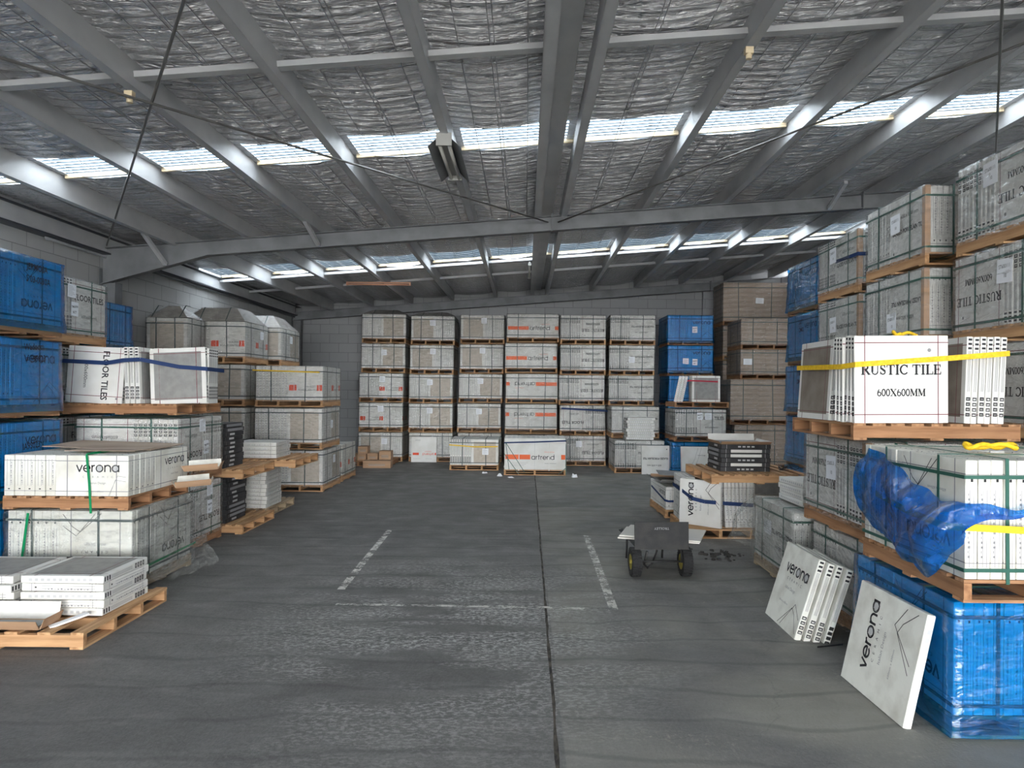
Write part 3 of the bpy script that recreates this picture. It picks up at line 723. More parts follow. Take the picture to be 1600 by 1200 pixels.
# purlins, one object each ------------------------------------------------------
def purlin(x, zt, zb_, lip=1, w=.075):
    mb = MB(); t = .005
    mb.box(-t/2, t/2, YF, YB-.3, zb_, zt); mb.box(0, lip*w, YF, YB-.3, zb_, zb_+t) if lip > 0 else mb.box(lip*w, 0, YF, YB-.3, zb_, zb_+t)
    mb.box(min(0, -lip*w), max(0, -lip*w), YF, YB-.3, zt-t, zt)
    l0 = lip*w; mb.box(l0-t/2, l0+t/2, YF, YB-.3, zb_, zb_+.018)
    return struct('roof_purlin', mb.mesh('roof_purlin', STEEL), (x, 0, 0))
for i, x in enumerate(PX):
    if i == 0: purlin(x, zr(x)-.01, zr(x)-.30, 1, .06); continue
    if i == 6: purlin(.21, zr(x)-.01, zr(x)-.24, -1, .10); purlin(.50, zr(x), zr(x)-.22, 1, .08); continue
    purlin(x, zr(x)-.008, zr(x)-.215 if i != 1 else zr(x)-.26, -1 if x < 0 else 1)
# box gutter lining plate between the pair
mb = MB(); mb.box(.225, .385, YF, YB-.3, zr(.3)-.10, zr(.3)-.09); struct('roof_gutter', mb.mesh('roof_gutter', STEEL))
# bridging channels between purlins
mb = MB()
def bridge(y, size=.075, drop=.14):
    mb = MB(); X2 = [x for x in PX if x != .26]; X2 = sorted(X2+[.21, .5])
    for a, b in zip(X2[:-1], X2[1:]):
        if (a, b) == (.21, .5): continue
        mb.beam((a+.004, y, zr(a)-drop), (b-.004, y, zr(b)-drop), size, .006); mb.beam((a+.004, y-size/2, zr(a)-drop+.02), (b-.004, y-size/2, zr(b)-drop+.02), .004, .045)
    struct('roof_bridging', mb.mesh('roof_bridging', STEEL))
for y in (5.4, 14.12, 15.6): bridge(y, .08 if y < 15 else .05)
# rafters -----------------------------------------------------------------------
def rafter(y, haunch=True):
    mb = MB(); d = .215; fw = .13; zt = lambda x: zr(x)-.225; xa, xb = XL+.02, XR-.02
    def zbm(x):
        z = zt(x)-d
        if haunch:
            if x < -4.6: z -= (-4.6-x)*.20
            if x > 5.6: z -= (x-5.6)*.2
        return z
    xs = [xa, -5.3, -4.6, -3, 0, 3, 5.6, xb]
    for p, q in zip(xs[:-1], xs[1:]):
        for (yy0, yy1, f0, f1) in ((y-.006, y+.006, lambda x: zbm(x), lambda x: zt(x)), (y-fw/2, y+fw/2, lambda x: zt(x)-.012, lambda x: zt(x)), (y-fw/2, y+fw/2, lambda x: zbm(x), lambda x: zbm(x)+.012)):
            vs = [(X, Y, f(X)) for X in (p, q) for Y in (yy0, yy1) for f in (f0, f1)]
            mb.add(vs, [(0, 1, 3, 2), (4, 6, 7, 5), (0, 4, 5, 1), (2, 3, 7, 6), (0, 2, 6, 4), (1, 5, 7, 3)])
    for x in (.36, 4.85): mb.box(x-.008, x+.008, y-fw/2-.01, y+fw/2+.01, zbm(x)-.015, zt(x)+.03)
    # columns
    mb2 = MB()
    for x, s_ in ((XL+.01, 1), (XR-.25, 1)):
        top = zbm(x+.1)
        mb2.box(x, x+.24, y-.006, y+.006, 0, top); mb2.box(x, x+.01, y-.09, y+.09, 0, top+.2); mb2.box(x+.23, x+.24, y-.09, y+.09, 0, top)
    r = struct('roof_rafter', mb.mesh('roof_rafter', STEELD)); struct('steel_column', mb2.mesh('steel_column', STEELD))
    for x in ((-5.2, -3.0, 4.35) if haunch else ()):
        mb = MB(); a = (x, y-.07, zbm(x)+.03); b = (x-.02, y-.65, zr(x)-.2)
        mb.beam(a, b, .05, .05); struct('fly_brace', mb.mesh('fly_brace', STEEL))
rafter(.65); rafter(10.3); rafter(18.72, False)
# cross bracing rods
def rod(a, b, n):
    mb = MB(); a = Vector(a); b = Vector(b)
    mb.tube([a.lerp(b, i/8)-Vector((0, 0, .012*math.sin(math.pi*i/8))) for i in range(9)], .011, 8)
    struct('bracing_rod', mb.mesh('bracing_rod', ROD, True))
rod((-6.0, 10.15, 3.80), (.2, .8, 4.16), 1); rod((.3, 10.2, 4.2), (-6.0, .8, 3.74), 2)
rod((.45, 10.2, 4.2), (6.7, .8, 4.62), 3); rod((6.7, 10.2, 4.6), (.6, .8, 4.16), 4)
# safety mesh under the blanket -------------------------------------------------
mb = MB(); R = random.Random(5)
bays = list(zip(PX[:-1], PX[1:]))
def wz(x, t, y): return zr(x)-.02-math.sin(math.pi*t)*(.062+.03*noise.noise((x, y*.5, 7)))
def wire(pts, r=.0026):
    vs = []; fs = []
    for i, p in enumerate(pts):
        for a in (90, 210, 330):
            q = math.radians(a); vs.append((p[0]+(r*math.cos(q) if pts[0][1] != pts[-1][1] and abs(pts[0][0]-pts[-1][0]) < .2 else 0), p[1]+(0 if abs(pts[0][0]-pts[-1][0]) < .2 else r*math.cos(q)), p[2]+r*math.sin(q)))
    for i in range(len(pts)-1):
        for j in range(3): fs.append((i*3+j, i*3+(j+1) % 3, i*3+3+(j+1) % 3, i*3+3+j))
    mb.add(vs, fs)
for a, b in bays:
    for k in range(1, 4):
        t = k/4+R.uniform(-.04, .04); 
        for dd in ((0, .035) if k == 2 else (0,)):
            wire([(a+(b-a)*t+dd+.01*noise.noise((y*.3, a, k)), y*1.0, wz(a+(b-a)*t, t, y)) for y in [1.5+i*.7 for i in range(25)]], .003)
    y = 1.6
    while y < 18.4:
        o = R.uniform(-.01, .01); dip = .0 if not (7.9 < y < 8.6 or 14.2 < y < 14.6) else .05
        wire([(a+(b-a)*i/6, y+o+dip*1.2*math.sin(math.pi*i/6), wz(a+(b-a)*i/6, i/6, y)-dip*.6*math.sin(math.pi*i/6)) for i in range(7)]); y += .17
struct('roof_safety_mesh', mb.mesh('roof_safety_mesh', WIRE, True))
# ================================================================= WRAPPED LOADS
# --- back wall row, from left -------------------------------------------------
FRW = dict(ek='fine', basemat=CARDG)
C1 = 'in leftmost back-wall stack'; C2 = 'in second back-wall stack from left'; C3 = 'in third back-wall stack from left'
GP = 'wrapped load of white and red tile cartons'; WP = 'wrapped load of tan-windowed tile cartons'
stack(C1, -4.09, 17.5, [dict(what=WP, mirror=True, paper=[('print', 'f', .1, .38)], dy=.0),
  dict(what=GP, front='glazed', mirror=True, paper=[('print', 'f', .0, .45)], dx=-.02), dict(what=GP, front='glazed', paper=[('print', 'f', .03, .45)]),
  dict(what=WP, paper=[('print', 'f', .02, .38)], dx=.03), dict(what=WP, hip=.11, dx=.04)], group='pallet loads along the back wall')
stack(C2, -2.87, 17.55, [dict(what=WP, mirror=True), dict(what=WP, paper=[('print', 'f', -.02, .42)], dx=-.02), dict(what=WP, paper=[('print', 'f', -.02, .40)]),
  dict(what=WP, mirror=True, paper=[('print', 'f', .03, .44)], dx=.03), dict(what=WP, mirror=True, hip=.1, paper=[('print', 'f', .0, .42)], dx=.04)], group='pallet loads along the back wall', pit=.722)
stack(C3, -1.66, 17.6, [dict(what=WP, mirror=True), dict(what=WP, paper=[('print', 'f', -.0, .40)], dx=-.02), dict(what=WP, paper=[('print', 'f', -.0, .42)]),
  dict(what=WP, mirror=True, paper=[('print', 'f', .02, .44)], dx=.03), dict(what=WP, mirror=True, paper=[('print', 'f', .04, .45)], dx=.05)], group='pallet loads along the back wall', pit=.732)
AR = dict(ctype='row', cw=1.24, n=15, t=.07, front='artrend', np=3, basemat=CARDG)
stack('in orange-banded back-wall stack', -.47, 17.1, [dict(AR, what='wrapped load of long cartons'), dict(AR, what='wrapped load of upside-down orange-banded cartons', flip=True), dict(AR, what='wrapped load of upside-down orange-banded cartons', flip=True),
  dict(AR, what='wrapped load of orange-banded cartons'), dict(AR, what='wrapped load of orange-banded cartons', h=.56)], group='pallet loads along the back wall', pit=.735)
C5 = 'in back-wall stack right of orange bands'; C6 = 'in back-wall stack left of blue loads'
stack(C5, .80, 16.9, [dict(what='wrapped load of floor tile cartons', front='floor', flip=True, dx=.06, ek='marks', paper=[('print', 'f', -.1, .4)]), dict(what='blue-strapped load of floor tile cartons', front='floor', flip=True, mirror=True, ek='marks', dx=.04),
  dict(what='wrapped load of rustic tile cartons', front='rustic', flip=True, ek='marks'), dict(what='wrapped load of rustic tile cartons', front='rustic', flip=True, ek='marks', dx=.03), dict(what='slanting load of rustic tile cartons', front='rustic', flip=True, ek='marks', dx=.04, h=.57)],
  group='pallet loads along the back wall', basemat=CARDG, pit=.722)
stack(C6, 2.0, 16.95, [dict(what='wrapped load of glazed porcelain cartons', front='porc', flip=True, dy=-1.5, dx=-.05, ek='marks'), dict(what='wrapped load of plain white cartons', front='porc', flip=True, dy=-.85, dx=-.05, ek='fine'),
  dict(what='wrapped load of glazed porcelain cartons', front='porc', flip=True, ek='marks'), dict(what='wrapped load of glazed porcelain cartons', front='porc', flip=True, ek='marks', paper=[('print', 'f', -.0, .25)]), dict(what='wrapped load of glazed porcelain cartons', front='porc', flip=True, ek='marks')],
  group='pallet loads along the back wall', basemat=CARDG, pit=.722)
BL = dict(what='blue-wrapped load', fm='blue', front='verona', ek='text', wood=WOOD2)
stack('in blue stack at back wall', 3.42, 17.0, [dict(BL), dict(BL), dict(BL), dict(BL, paper=[('note', 'f', .1, .2), ('print', 'f', -.12, .22)]), dict(BL, paper=[('note', 'f', .1, .25)])], group='blue loads at the back wall', pit=.725)
# one load each standing in front of the back row
load('long orange-banded load with blue strap, on floor before back wall', -.43, 14.9, cw=1.28, n=13, t=.07, h=.66, ctype='row', front='artrend', np=3, fm=None, strapm=CARD, wood=WOOD)
load('tan-windowed load with thin yellow strap, on floor before back wall', -1.66, 15.75, front='window', fm=None, wood=WOOD, ek='marks', straps=True, paper=[('print', 'f', .25, .30)], basemat=CARD, h=.57)
load('white floor tile load on top of blue load, near back wall', 3.17, 15.0, z=.73, front='floor', ek='marks', paper=[('note', 'f', -.02, .42), ('print', 'f', .16, .42)], basemat=CARDG, h=.56, wood=WOOD2)
load('blue-wrapped load on floor behind leaning cartons, near back wall', 3.12, 15.05, fm='blue', front='verona', ek='text', wood=WOOD2)
# brown loads
KR = dict(ctype='kraft', w=1.15, n=1.1, h=.6, basemat=None, straps=True, wood=WOOD, cat='pallet load')
BRN = 'of brown stack by right pilaster'
for i, (lab, x, y, z, w_, h_, pp) in enumerate([
   ('brown carton load on floor, lowest in front brown stack', 4.85, 16.45, 0, 1.25, .90, None),
   ('taller brown carton load, second from floor in front brown stack', 4.75, 16.45, 1.035, 1.3, .92, None),
   ('brown carton load with paper at left edge, third in front brown stack', 4.98, 16.45, 2.09, 1.15, .56, [('wide', 'f', -.42, .28)]),
   ('brown carton load, topmost in front brown stack', 5.0, 16.5, 2.785, 1.15, .58, None),
   ('tall brown carton load under the roof, topmost in rear brown stack', 4.90, 17.66, 3.44, 1.6, .95, [('wide', 'f', .1, .5)])]):
    load(lab, x, y, z=z, w=w_, n=(1.1 if i < 4 else .9), h=h_, ctype='kraft', np=4, paper=pp, group='brown carton loads', lay=5 if h_ < .7 else 8, wood=WOOD2)
for i in range(4):
    load('brown carton load in shade, %s in rear brown stack' % ['lowest', 'second', 'third', 'fourth'][i], 4.90, 17.66, z=i*.86, w=1.6, n=.9, h=.72, ctype='kraft', group='brown carton loads')
# --- left side, back to front ---------------------------------------------------
LG = 'pallet loads along the left wall'
TW = 'wrapped load of tan-windowed cartons'
stack('in white stack at aisle, far left', -4.64, 12.25, [dict(what=TW, mirror=False, paper=[('print', 'r', .1, .4)]), dict(what=TW, paper=[('print', 'r', .0, .3)]), dict(what='yellow-strapped load of glazed porcelain cartons', front='glazed', side='glazed', dx=-.02)], basemat=CARD, group=LG, n=10, t=.055)
stack('in grey stack beside left wall', -5.85, 12.1, [dict(what=TW), dict(what=TW), dict(what=TW), dict(what='cap-topped load of glazed porcelain cartons', front='glazed', hip=.24, paper=[('print', 'r', .2, .4)])], basemat=CARDG, group=LG, pit=.735)
stack('in rear grey stack beside left wall', -5.68, 13.4, [dict(what=TW), dict(what=TW), dict(what=TW), dict(what='cap-topped load of tan-windowed cartons', hip=.24, paper=[('print', 'r', .0, .4)])], basemat=CARDG, group=LG, pit=.735)
load('low wrapped load with yellowish top, behind white aisle stack', -4.57, 13.6, front='glazed', basemat=CARDY, group=LG)
stack('in capped stack nearest left wall', -6.1, 11.4, [dict(what=TW), dict(what=TW), dict(what=TW), dict(what='cap-topped load of white cartons', hip=.2)], basemat=CARDG, group=LG, pit=.73, ctype='row', cw=.65, n=12, t=.05)
stack('in small blue stack behind white stack, left', -6.1, 8.6, [dict(BL), dict(BL), dict(BL), dict(BL, h=.5)], group='blue loads along the left wall', pit=.73, ctype='row', cw=1.0, n=11, t=.054)
stack('in white stack beside left blue stack', -5.95, 7.15, [dict(front='floor', ek='marks', paper=[('note', 'r', .3, .4)]), dict(front='floor', ek='marks'), dict(front='floor', ek='marks'),
   dict(what='cardboard-topped load of floor tile cartons', front='floor', side='floor', ek='marks', paper=[('print', 'r', -.1, .45), ('note', 'r', -.05, .26)])], basemat=CARD, group=LG, pit=.745, strapm=GSTR)
B2 = dict(BL, strapm=GSTR, straps=True)
stack('in near blue stack, left', -5.58, 5.82, [dict(B2), dict(B2, paper=[(('IA9S023', 'WANG 23CR'), 'r', .1, .3)]), dict(B2, paper=[(('Wadoom', '= 199823'), 'r', .15, .45)]), dict(B2, paper=[(('JERMOSA', 'S 03-0030A'), 'r', .15, .42)], flip=True)], group='blue loads along the left wall', pit=.748)
stack('below open floor tile cartons, left', -4.70, 7.45, [dict(what='wrapped load of upside-down floor tile cartons', front='floor', side='floor', flip=True, paper=[('print', 'r', .2, .5), ('note', 'r', .2, .3)]),
   dict(what='wrapped load of upside-down floor tile cartons', front='floor', side='floor', flip=True, mirror=True, paper=[('print', 'r', .0, .5), ('note', 'r', .1, .25)])], basemat=CARD, ek='marks', strapm=GSTR, group=LG, pit=.74, wood=WOOD2)
load('torn-wrapped load of upside-down logo cartons, left foreground', -4.42, 6.08, cw=.62, n=6, t=.074, h=.6, front='verona', side='verona', ek='text', flip=True, fm='thick', strapm=DSTR, basemat=CARDY, skirt=True, wood=WOOD3, group=LG)
# --- right side -------------------------------------------------------------------
RG = 'pallet loads along the right side'
BR_ = dict(BL, strapm=GSTR)
stack('in right-hand blue stack', 3.9, 9.5, [dict(BR_), dict(BR_, paper=[(('STGM', '23/9'), 'l', -.1, .4)]), dict(BR_, paper=[(('ST6M', '20M21'), 'l', .0, .4)]), dict(BR_, paper=[(('SSET', 'CM03'), 'l', .0, .4)]), dict(BR_, paper=[(('SEEJ',), 'l', .0, .4)])], group='blue loads on the right side', pit=.728)
DKW = 'wrapped load of dark-striped cartons'
stack('between blue and porcelain stacks, right', 3.68, 7.85, [dict(what='wrapped load of grey cartons'), dict(what='wrapped load of grey cartons'), dict(what='wrapped load of grey cartons'), dict(what=DKW, paper=[('st', 'l', -.1, .3)], guards=('fl',)), dict(what='blue-banded load of dark-striped cartons', front='windowg', paper=[('st', 'l', -.1, .4)], guards=('fl',))],
   front='windowg', side='porc', ek='marks', basemat=CARDG, group=RG, pit=.725, strapm=GSTR)
PO = dict(what='wrapped load of upside-down glazed porcelain cartons', front='porc', side='porc', flip=True, ek='text', guards=('fl',), strapm=GSTR)
stack('in porcelain stack, right', 3.51, 6.28, [dict(PO, dx=.07), dict(PO), dict(PO), dict(PO, paper=[('st', 'l', .0, .15)]), dict(what='wrapped load of glazed porcelain cartons', front='porc', side='porc', flip=False, ek='text', guards=('fl',), strapm=GSTR, paper=[('st', 'l', .05, .35)])], group=RG, pit=.73, basemat=CARD)
RU = dict(what='wrapped load of upside-down rustic tile cartons', front='rustic', side='rustic', flip=True, ek='marks', strapm=GSTR)
stack('in nearest tall rustic stack, right', 3.58, 4.83, [dict(RU, dx=.06), dict(RU), dict(RU), dict(RU, mirror=True, paper=[('st', 'l', .1, .4)]), dict(RU, paper=[('st', 'l', -.1, .45)])], group=RG, pit=.728, basemat=CARD)
load('green-strapped wrapped load on floor behind leaning carton group, right', 2.44, 4.93, front='porc', side='porc', flip=True, ek='text', strapm=GSTR, basemat=CARDG, group=RG, skirt=True)
load('wrapped upside-down rustic tile load below open rustic cartons', 2.38, 4.95, z=.73, front='rustic', side='rustic', flip=True, mirror=True, ek='marks', strapm=GSTR, basemat=CARD, guards=('fl',), paper=[('st', 'l', .0, .36)], group=RG, wood=WOOD2)
load('low loosely wrapped porcelain load on floor beside trolley', 2.41, 6.35, front='porc', side='porc', flip=True, ek='text', strapm=GSTR, basemat=CARDG, paper=[('wide', 'l', -.1, .35)], fm='thick', group=RG, skirt=True, wood=WOOD3)
load('nearest blue-wrapped load on floor, right foreground', 2.23, 3.68, front='verona', side='verona', flip=True, ek='text', strapm=GSTR, fm='blue', basemat=CARDG, group=RG, skirt=True, wood=WOOD2, np=4)
# ================================================================= LOOSE CARTONS, PALLETS, TROLLEY
HP = math.pi/2
def stand(label, me, x, y, z, rz=0, lean=0, group=None, off=0, roll=0, cat='tile carton', name='tile_carton'):
    """one carton standing on its edge; x,y is the middle of its bottom"""
    M = Matrix.Translation((x, y, z)) @ Matrix.Rotation(rz, 4, 'Z') @ Matrix.Rotation(-lean, 4, 'X') @ Matrix.Rotation(roll, 4, 'Y') @ Matrix.Translation((0, off, 0))
    o = ob(name, me); o.matrix_world = M; tag(o, label, cat, group); return o
def flat(label, me, x, y, z, rz=0, t=.056, h=.6, group=None, tilt=0, cat='tile carton', name='tile_carton'):
    M = Matrix.Translation((x, y, z+t/2)) @ Matrix.Rotation(rz, 4, 'Z') @ Matrix.Rotation(tilt, 4, 'X') @ Matrix.Translation((0, h/2, 0)) @ Matrix.Rotation(HP, 4, 'X')
    o = ob(name, me); o.matrix_world = M; tag(o, label, cat, group); return o
def pallet_thing(label, x, y, z, w, d, wood=WOOD, rot=0, n=4, prot=0, gap=.2, group=None, r=1):
    """x,y = centre"""
    sw = abs(prot) > .1
    p = add_pallet(None, w, d, wood, n, prot, r, z, gap=gap)
    p.location = (x, y, z); p.rotation_euler = (0, 0, rot+prot); p.name = 'wooden_pallet'; tag(p, label, 'pallet', group); return p
def ribbon(pts, width, matl, name, label, cat, thick=.003, closed=False, group=None):
    mb = MB(); pts = [Vector(p) for p in pts]
    if closed: pts.append(pts[0])
    for a, b in zip(pts[:-1], pts[1:]): 
        mb.beam(a, b, thick, width)
    o = ob(name, mb.mesh(name, matl)); tag(o, label, cat, group); return o
def sheet(rows, matl, name, amp=.02, sub=9, seed=0):
    nr, nc = len(rows), len(rows[0])
    def cr(p0, p1, p2, p3, t): return .5*((2*p1)+(p2-p0)*t+(2*p0-5*p1+4*p2-p3)*t*t+(3*p1-p0-3*p2+p3)*t**3)
    V = [[Vector(p) for p in r] for r in rows]; g = lambda i, j: V[max(0, min(nr-1, i))][max(0, min(nc-1, j))]
    mb = MB(); NR, NC = (nr-1)*sub+1, (nc-1)*sub+1
    for a in range(NR):
        i = min(a//sub, nr-2); t = a/sub-i
        for b in range(NC):
            j = min(b//sub, nc-2); u = b/sub-j
            q = [cr(g(i+k, j-1), g(i+k, j), g(i+k, j+1), g(i+k, j+2), u) for k in (-1, 0, 1, 2)]
            p = cr(q[0], q[1], q[2], q[3], t)
            f = abs(noise.noise((p.x*4+seed, p.y*4, p.z*4)))*2+abs(noise.noise((p.x*11, p.y*11+seed, p.z*11)))
            d = Vector((noise.noise((p.y*6, p.z*6, seed)), noise.noise((p.z*6, p.x*6, seed+5)), noise.noise((p.x*6, p.y*6, seed+9))))
            mb.v.append(tuple(p+d*amp+Vector((0, 0, 1))*0+Vector((-1 if p.x > 0 else 1, -.4, 0))*f*amp*.8))
    for a in range(NR-1):
        for b in range(NC-1): mb.f.append((a*NC+b, a*NC+b+1, (a+1)*NC+b+1, (a+1)*NC+b)); mb.m.append(0)
    return mb.mesh(name, matl, True)
def tray_mesh(w, d, h, fl=.08, inner=KRAFT, outer=CARD, back=.15):
    """open carton bottom with splayed flaps"""
    mb = MB(); t = .004
    mb.box(-w/2, w/2, -d/2, d/2, 0, t, 1)
    def flap(a, b, c, dd, m0=0):
        A, B, C_, D = [Vector(p) for p in (a, b, c, dd)]; nrm = (B-A).cross(D-A).normalized()*t
        mb.add([A, B, C_, D, A+nrm, B+nrm, C_+nrm, D+nrm], [(0, 1, 2, 3)], m0); b0 = len(mb.v)-8
        for f in ((4, 7, 6, 5),): mb.f.append(tuple(b0+i for i in f)); mb.m.append(1)
        for f in ((0, 4, 5, 1), (1, 5, 6, 2), (2, 6, 7, 3), (3, 7, 4, 0)): mb.f.append(tuple(b0+i for i in f)); mb.m.append(1)
    flap((-w/2, -d/2, 0), (w/2, -d/2, 0), (w/2+.01, -d/2-fl, h), (-w/2-.01, -d/2-fl, h))
    flap((w/2, -d/2, 0), (w/2, d/2, 0), (w/2+fl*.6, d/2, h), (w/2+fl*.6, -d/2, h))
    flap((w/2, d/2, 0), (-w/2, d/2, 0), (-w/2, d/2+.03, h+back), (w/2, d/2+.03, h+back))
    flap((-w/2, d/2, 0), (-w/2, -d/2, 0), (-w/2-fl*.6, -d/2, h), (-w/2-fl*.6, d/2, h))
    mb.box(-w/2+.02, w/2-.03, -d/2+.02, d/2-.05, t+.001, .014, 2)
    return mb.mesh('open_carton', [outer, inner, GREYW])
# --- A: open rustic tile cartons on a pallet, right ------------------------------
pz = 1.462; cz = pz+PH+.001
pallet_thing('wooden pallet under the open rustic tile cartons, right', 2.79, 5.36, pz, 1.14, 1.1, WOOD2, prot=HP, r=2)
mr = carton_mesh('rustic', .64, .6, .044, 'marks'); ml = carton_mesh('windowb', .6, .6, .044, 'marks')
G = 'cartons on the open rustic tile pallet'
for i in range(6):
    stand('big white RUSTIC TILE carton facing front, yellow strap across it' if i == 0 else 'white carton right behind the front RUSTIC TILE carton, seen edge-on at left', mr, 2.565-.006*i, 4.862+i*.047, cz, lean=.0, roll=.012*((i % 3)-1), group=None if i == 0 else G+', middle')
for i in range(5):
    stand('white carton with brown tile window, leftmost on open rustic pallet' if i == 0 else 'white carton behind the leftmost windowed carton on open rustic pallet', ml, 2.24+i*.047, 5.50, cz, rz=-HP, lean=.06, group=None if i == 0 else G+', rear left')
for i in range(6):
    stand('white carton with brown window right of the RUSTIC TILE face' if i == 0 else 'white carton seen edge-on at right end of open rustic pallet', ml, 3.025+i*.047+.004, 5.17+.006*(i % 2), cz, rz=-HP, lean=.03 if i < 4 else .03, roll=.01*(i % 2), group=None if i == 0 else G+', right end')
ribbon([(2.20, 5.76, 1.98), (2.208, 4.97, 1.965), (2.24, 4.828, 1.975), (2.89, 4.828, 2.025), (3.29, 4.83, 2.06), (3.335, 4.90, 2.065), (3.335, 5.75, 2.06)], .036, YELS, 'yellow_strap', 'yellow webbing strap around the open rustic tile cartons', 'strap')
mb = MB(); mb.tube([(2.66+.09*math.cos(a/5), 5.0+.05*math.sin(a/4), 2.19+.025*math.sin(a/3)**2) for a in range(22)], .012, 6); tag(ob('strap_knot', mb.mesh('strap_knot', YELS, True)), 'knotted yellow strap end on top of rustic tile cartons', 'strap')
# --- B: unwrapped logo cartons on the near blue load ------------------------------
load('unwrapped green-strapped load of logo cartons on nearest blue load', 2.21, 3.56, z=.735, n=7, t=.064, h=.60, front='verona', side='verona', flip=True, ek='text', fm=None, strapm=GSTR, basemat=CARDY, wood=WOOD2, cat='pallet load')
rows = [[(2.15, 4.42, 1.44), (2.14, 4.08, 1.38), (2.12, 3.74, 1.27), (2.13, 3.49, 1.245), (2.42, 3.47, 1.235), (2.7, 3.47, 1.25)],
        [(2.10, 4.50, 1.24), (2.08, 4.1, 1.22), (2.05, 3.76, 1.18), (2.07, 3.47, 1.185), (2.38, 3.455, 1.205), (2.7, 3.46, 1.215)],
        [(2.13, 4.50, 1.06), (2.09, 4.1, 1.05), (2.03, 3.76, 1.06), (2.02, 3.47, 1.09), (2.17, 3.42, 1.13), (2.24, 3.46, 1.19)],
        [(2.15, 4.42, .98), (2.12, 4.12, .96), (2.08, 3.86, .93), (2.05, 3.62, .92), (2.08, 3.50, .98), (2.16, 3.45, 1.07)],
        [(2.15, 4.30, .93), (2.13, 4.02, .91), (2.10, 3.82, .88), (2.09, 3.70, .84), (2.09, 3.6, .87), (2.12, 3.5, .98)]]
tag(ob('blue_plastic_sheet', sheet(rows, BLUED, 'blue_plastic_sheet', .036, 14)), 'crumpled blue plastic sheet hanging off the unwrapped logo cartons', 'plastic sheet')
ribbon([(2.15, 4.35, 1.17), (2.045, 3.80, 1.155), (2.04, 3.44, 1.14), (2.45, 3.415, 1.125), (2.62, 3.43, 1.13), (3.2, 3.45, 1.15)], .034, YELS, 'yellow_strap', 'yellow webbing strap over the blue plastic sheet, right foreground', 'strap')
mb = MB(); mb.tube([(2.62+.14*math.cos(a/4), 4.0+.03*math.sin(a/2), 1.49+.012*math.sin(a)) for a in range(26)], .014, 6); tag(ob('strap_bundle', mb.mesh('strap_bundle', YELS, True)), 'folded yellow strap lying on top of unwrapped logo cartons', 'strap')
# --- C: left foreground low pallet with cartons lying flat -----------------------
pallet_thing('light wooden pallet on floor, nearest on left', -3.58, 5.36, 0, 1.22, 1.12, WOOD, prot=HP, r=0, gap=.75)
fw = carton_mesh('windowg', .6, .6, .058, 'marks'); ft = carton_mesh('windowg', .6, .6, .058, 'text')
lv = ['lowest', 'second', 'middle', 'fourth', 'topmost']
for i in range(5):
    flat('flat white tile carton, %s of five at pallet edge, left foreground' % lv[i], (fw, ft)[i % 2], -3.345+.008*(i % 2), 5.45-.006*(i % 3), PH+.002+i*.0585, rz=HP*(i % 2)+.02*(i % 3-1), t=.058)
    flat('flat white tile carton, %s of inner pile at left frame edge' % lv[i], (ft, fw)[i % 2], -3.98+.01*(i % 2), 5.42-.03*(i % 2), PH+.002+i*.0585, rz=HP*((i+1) % 2)+.015*(i % 3-1), t=.058)
t = ob('open_carton', tray_mesh(.66, .2, .07, .05, back=.05), None, (-3.62, 4.93, PH+.012), (0.02, 0, .0)); tag(t, 'torn open carton tray with grey tile at front of near left pallet', 'open carton')
mb = MB(); mb.box(-.12, .12, -.028, .028, 0, .012); t = ob('tile_offcut', mb.mesh('tile_offcut', PAPER), None, (-3.19, 4.99, PH+.018), (0, -.2, .75)); tag(t, 'thin white offcut strip lying on near left pallet', 'offcut')
# --- D: low logo cartons on the torn-wrapped load, left ---------------------------
load('unwrapped load of low logo cartons with bright green strap, left', -4.44, 6.06, z=.728, cw=.62, n=5, t=.088, h=.35, front='verona3', side='verona3', ek='text', fm=None, basemat=CARDY, wood=WOOD2, prot=HP, strapm=DSTR, straps=False, group=None)
ribbon([(-3.69, 6.046, .70), (-3.705, 6.046, .95), (-3.73, 6.046, 1.205), (-3.73, 6.5, 1.207), (-3.73, 7.15, 1.207)], .02, GSTR2, 'green_strap', 'bright green strap over the low logo cartons, left', 'strap')
ribbon([(-4.3, 6.046, .1), (-4.22, 6.040, .70)], .022, GSTR2, 'green_strap', 'bright green strap on torn-wrapped load at left frame edge', 'strap')
ribbon([(-3.70, 6.03, .12), (-3.325, 6.06, .20), (-3.315, 7.17, .22)], .02, GSTR2, 'green_strap', 'green strap low around the torn-wrapped load, left', 'strap')
mb = MB(); mb.box(-.3, .3, -.2, .2, 0, .006); t = ob('cardboard_sheet', mb.mesh('cardboard_sheet', KRAFT2), None, (-3.75, 6.45, 1.212), (0, 0, .05)); tag(t, 'grey cardboard sheet lying on the low logo cartons, left', 'cardboard')
mb = MB(); mb.box(-.52, .52, -.28, .28, 0, .006); t = ob('cardboard_sheet', mb.mesh('cardboard_sheet', KRAFT2), None, (-3.92, 6.8, 1.22), (.03, .02, -.06)); tag(t, 'larger cardboard sheet at the back of the low logo cartons', 'cardboard')
for i, (x, y, z, r_) in enumerate([(-3.2, 6.86, .79, .1), (-3.16, 6.98, .93, -.08)]):
    t = ob('open_carton', tray_mesh(.3, .22, .06, .05, KRAFT, OLD, .02), None, (x, y, z+.05), (.0, -.06, .35+r_)); tag(t, ['lower', 'upper'][i]+' torn carton end sticking out beside low logo cartons', 'open carton')
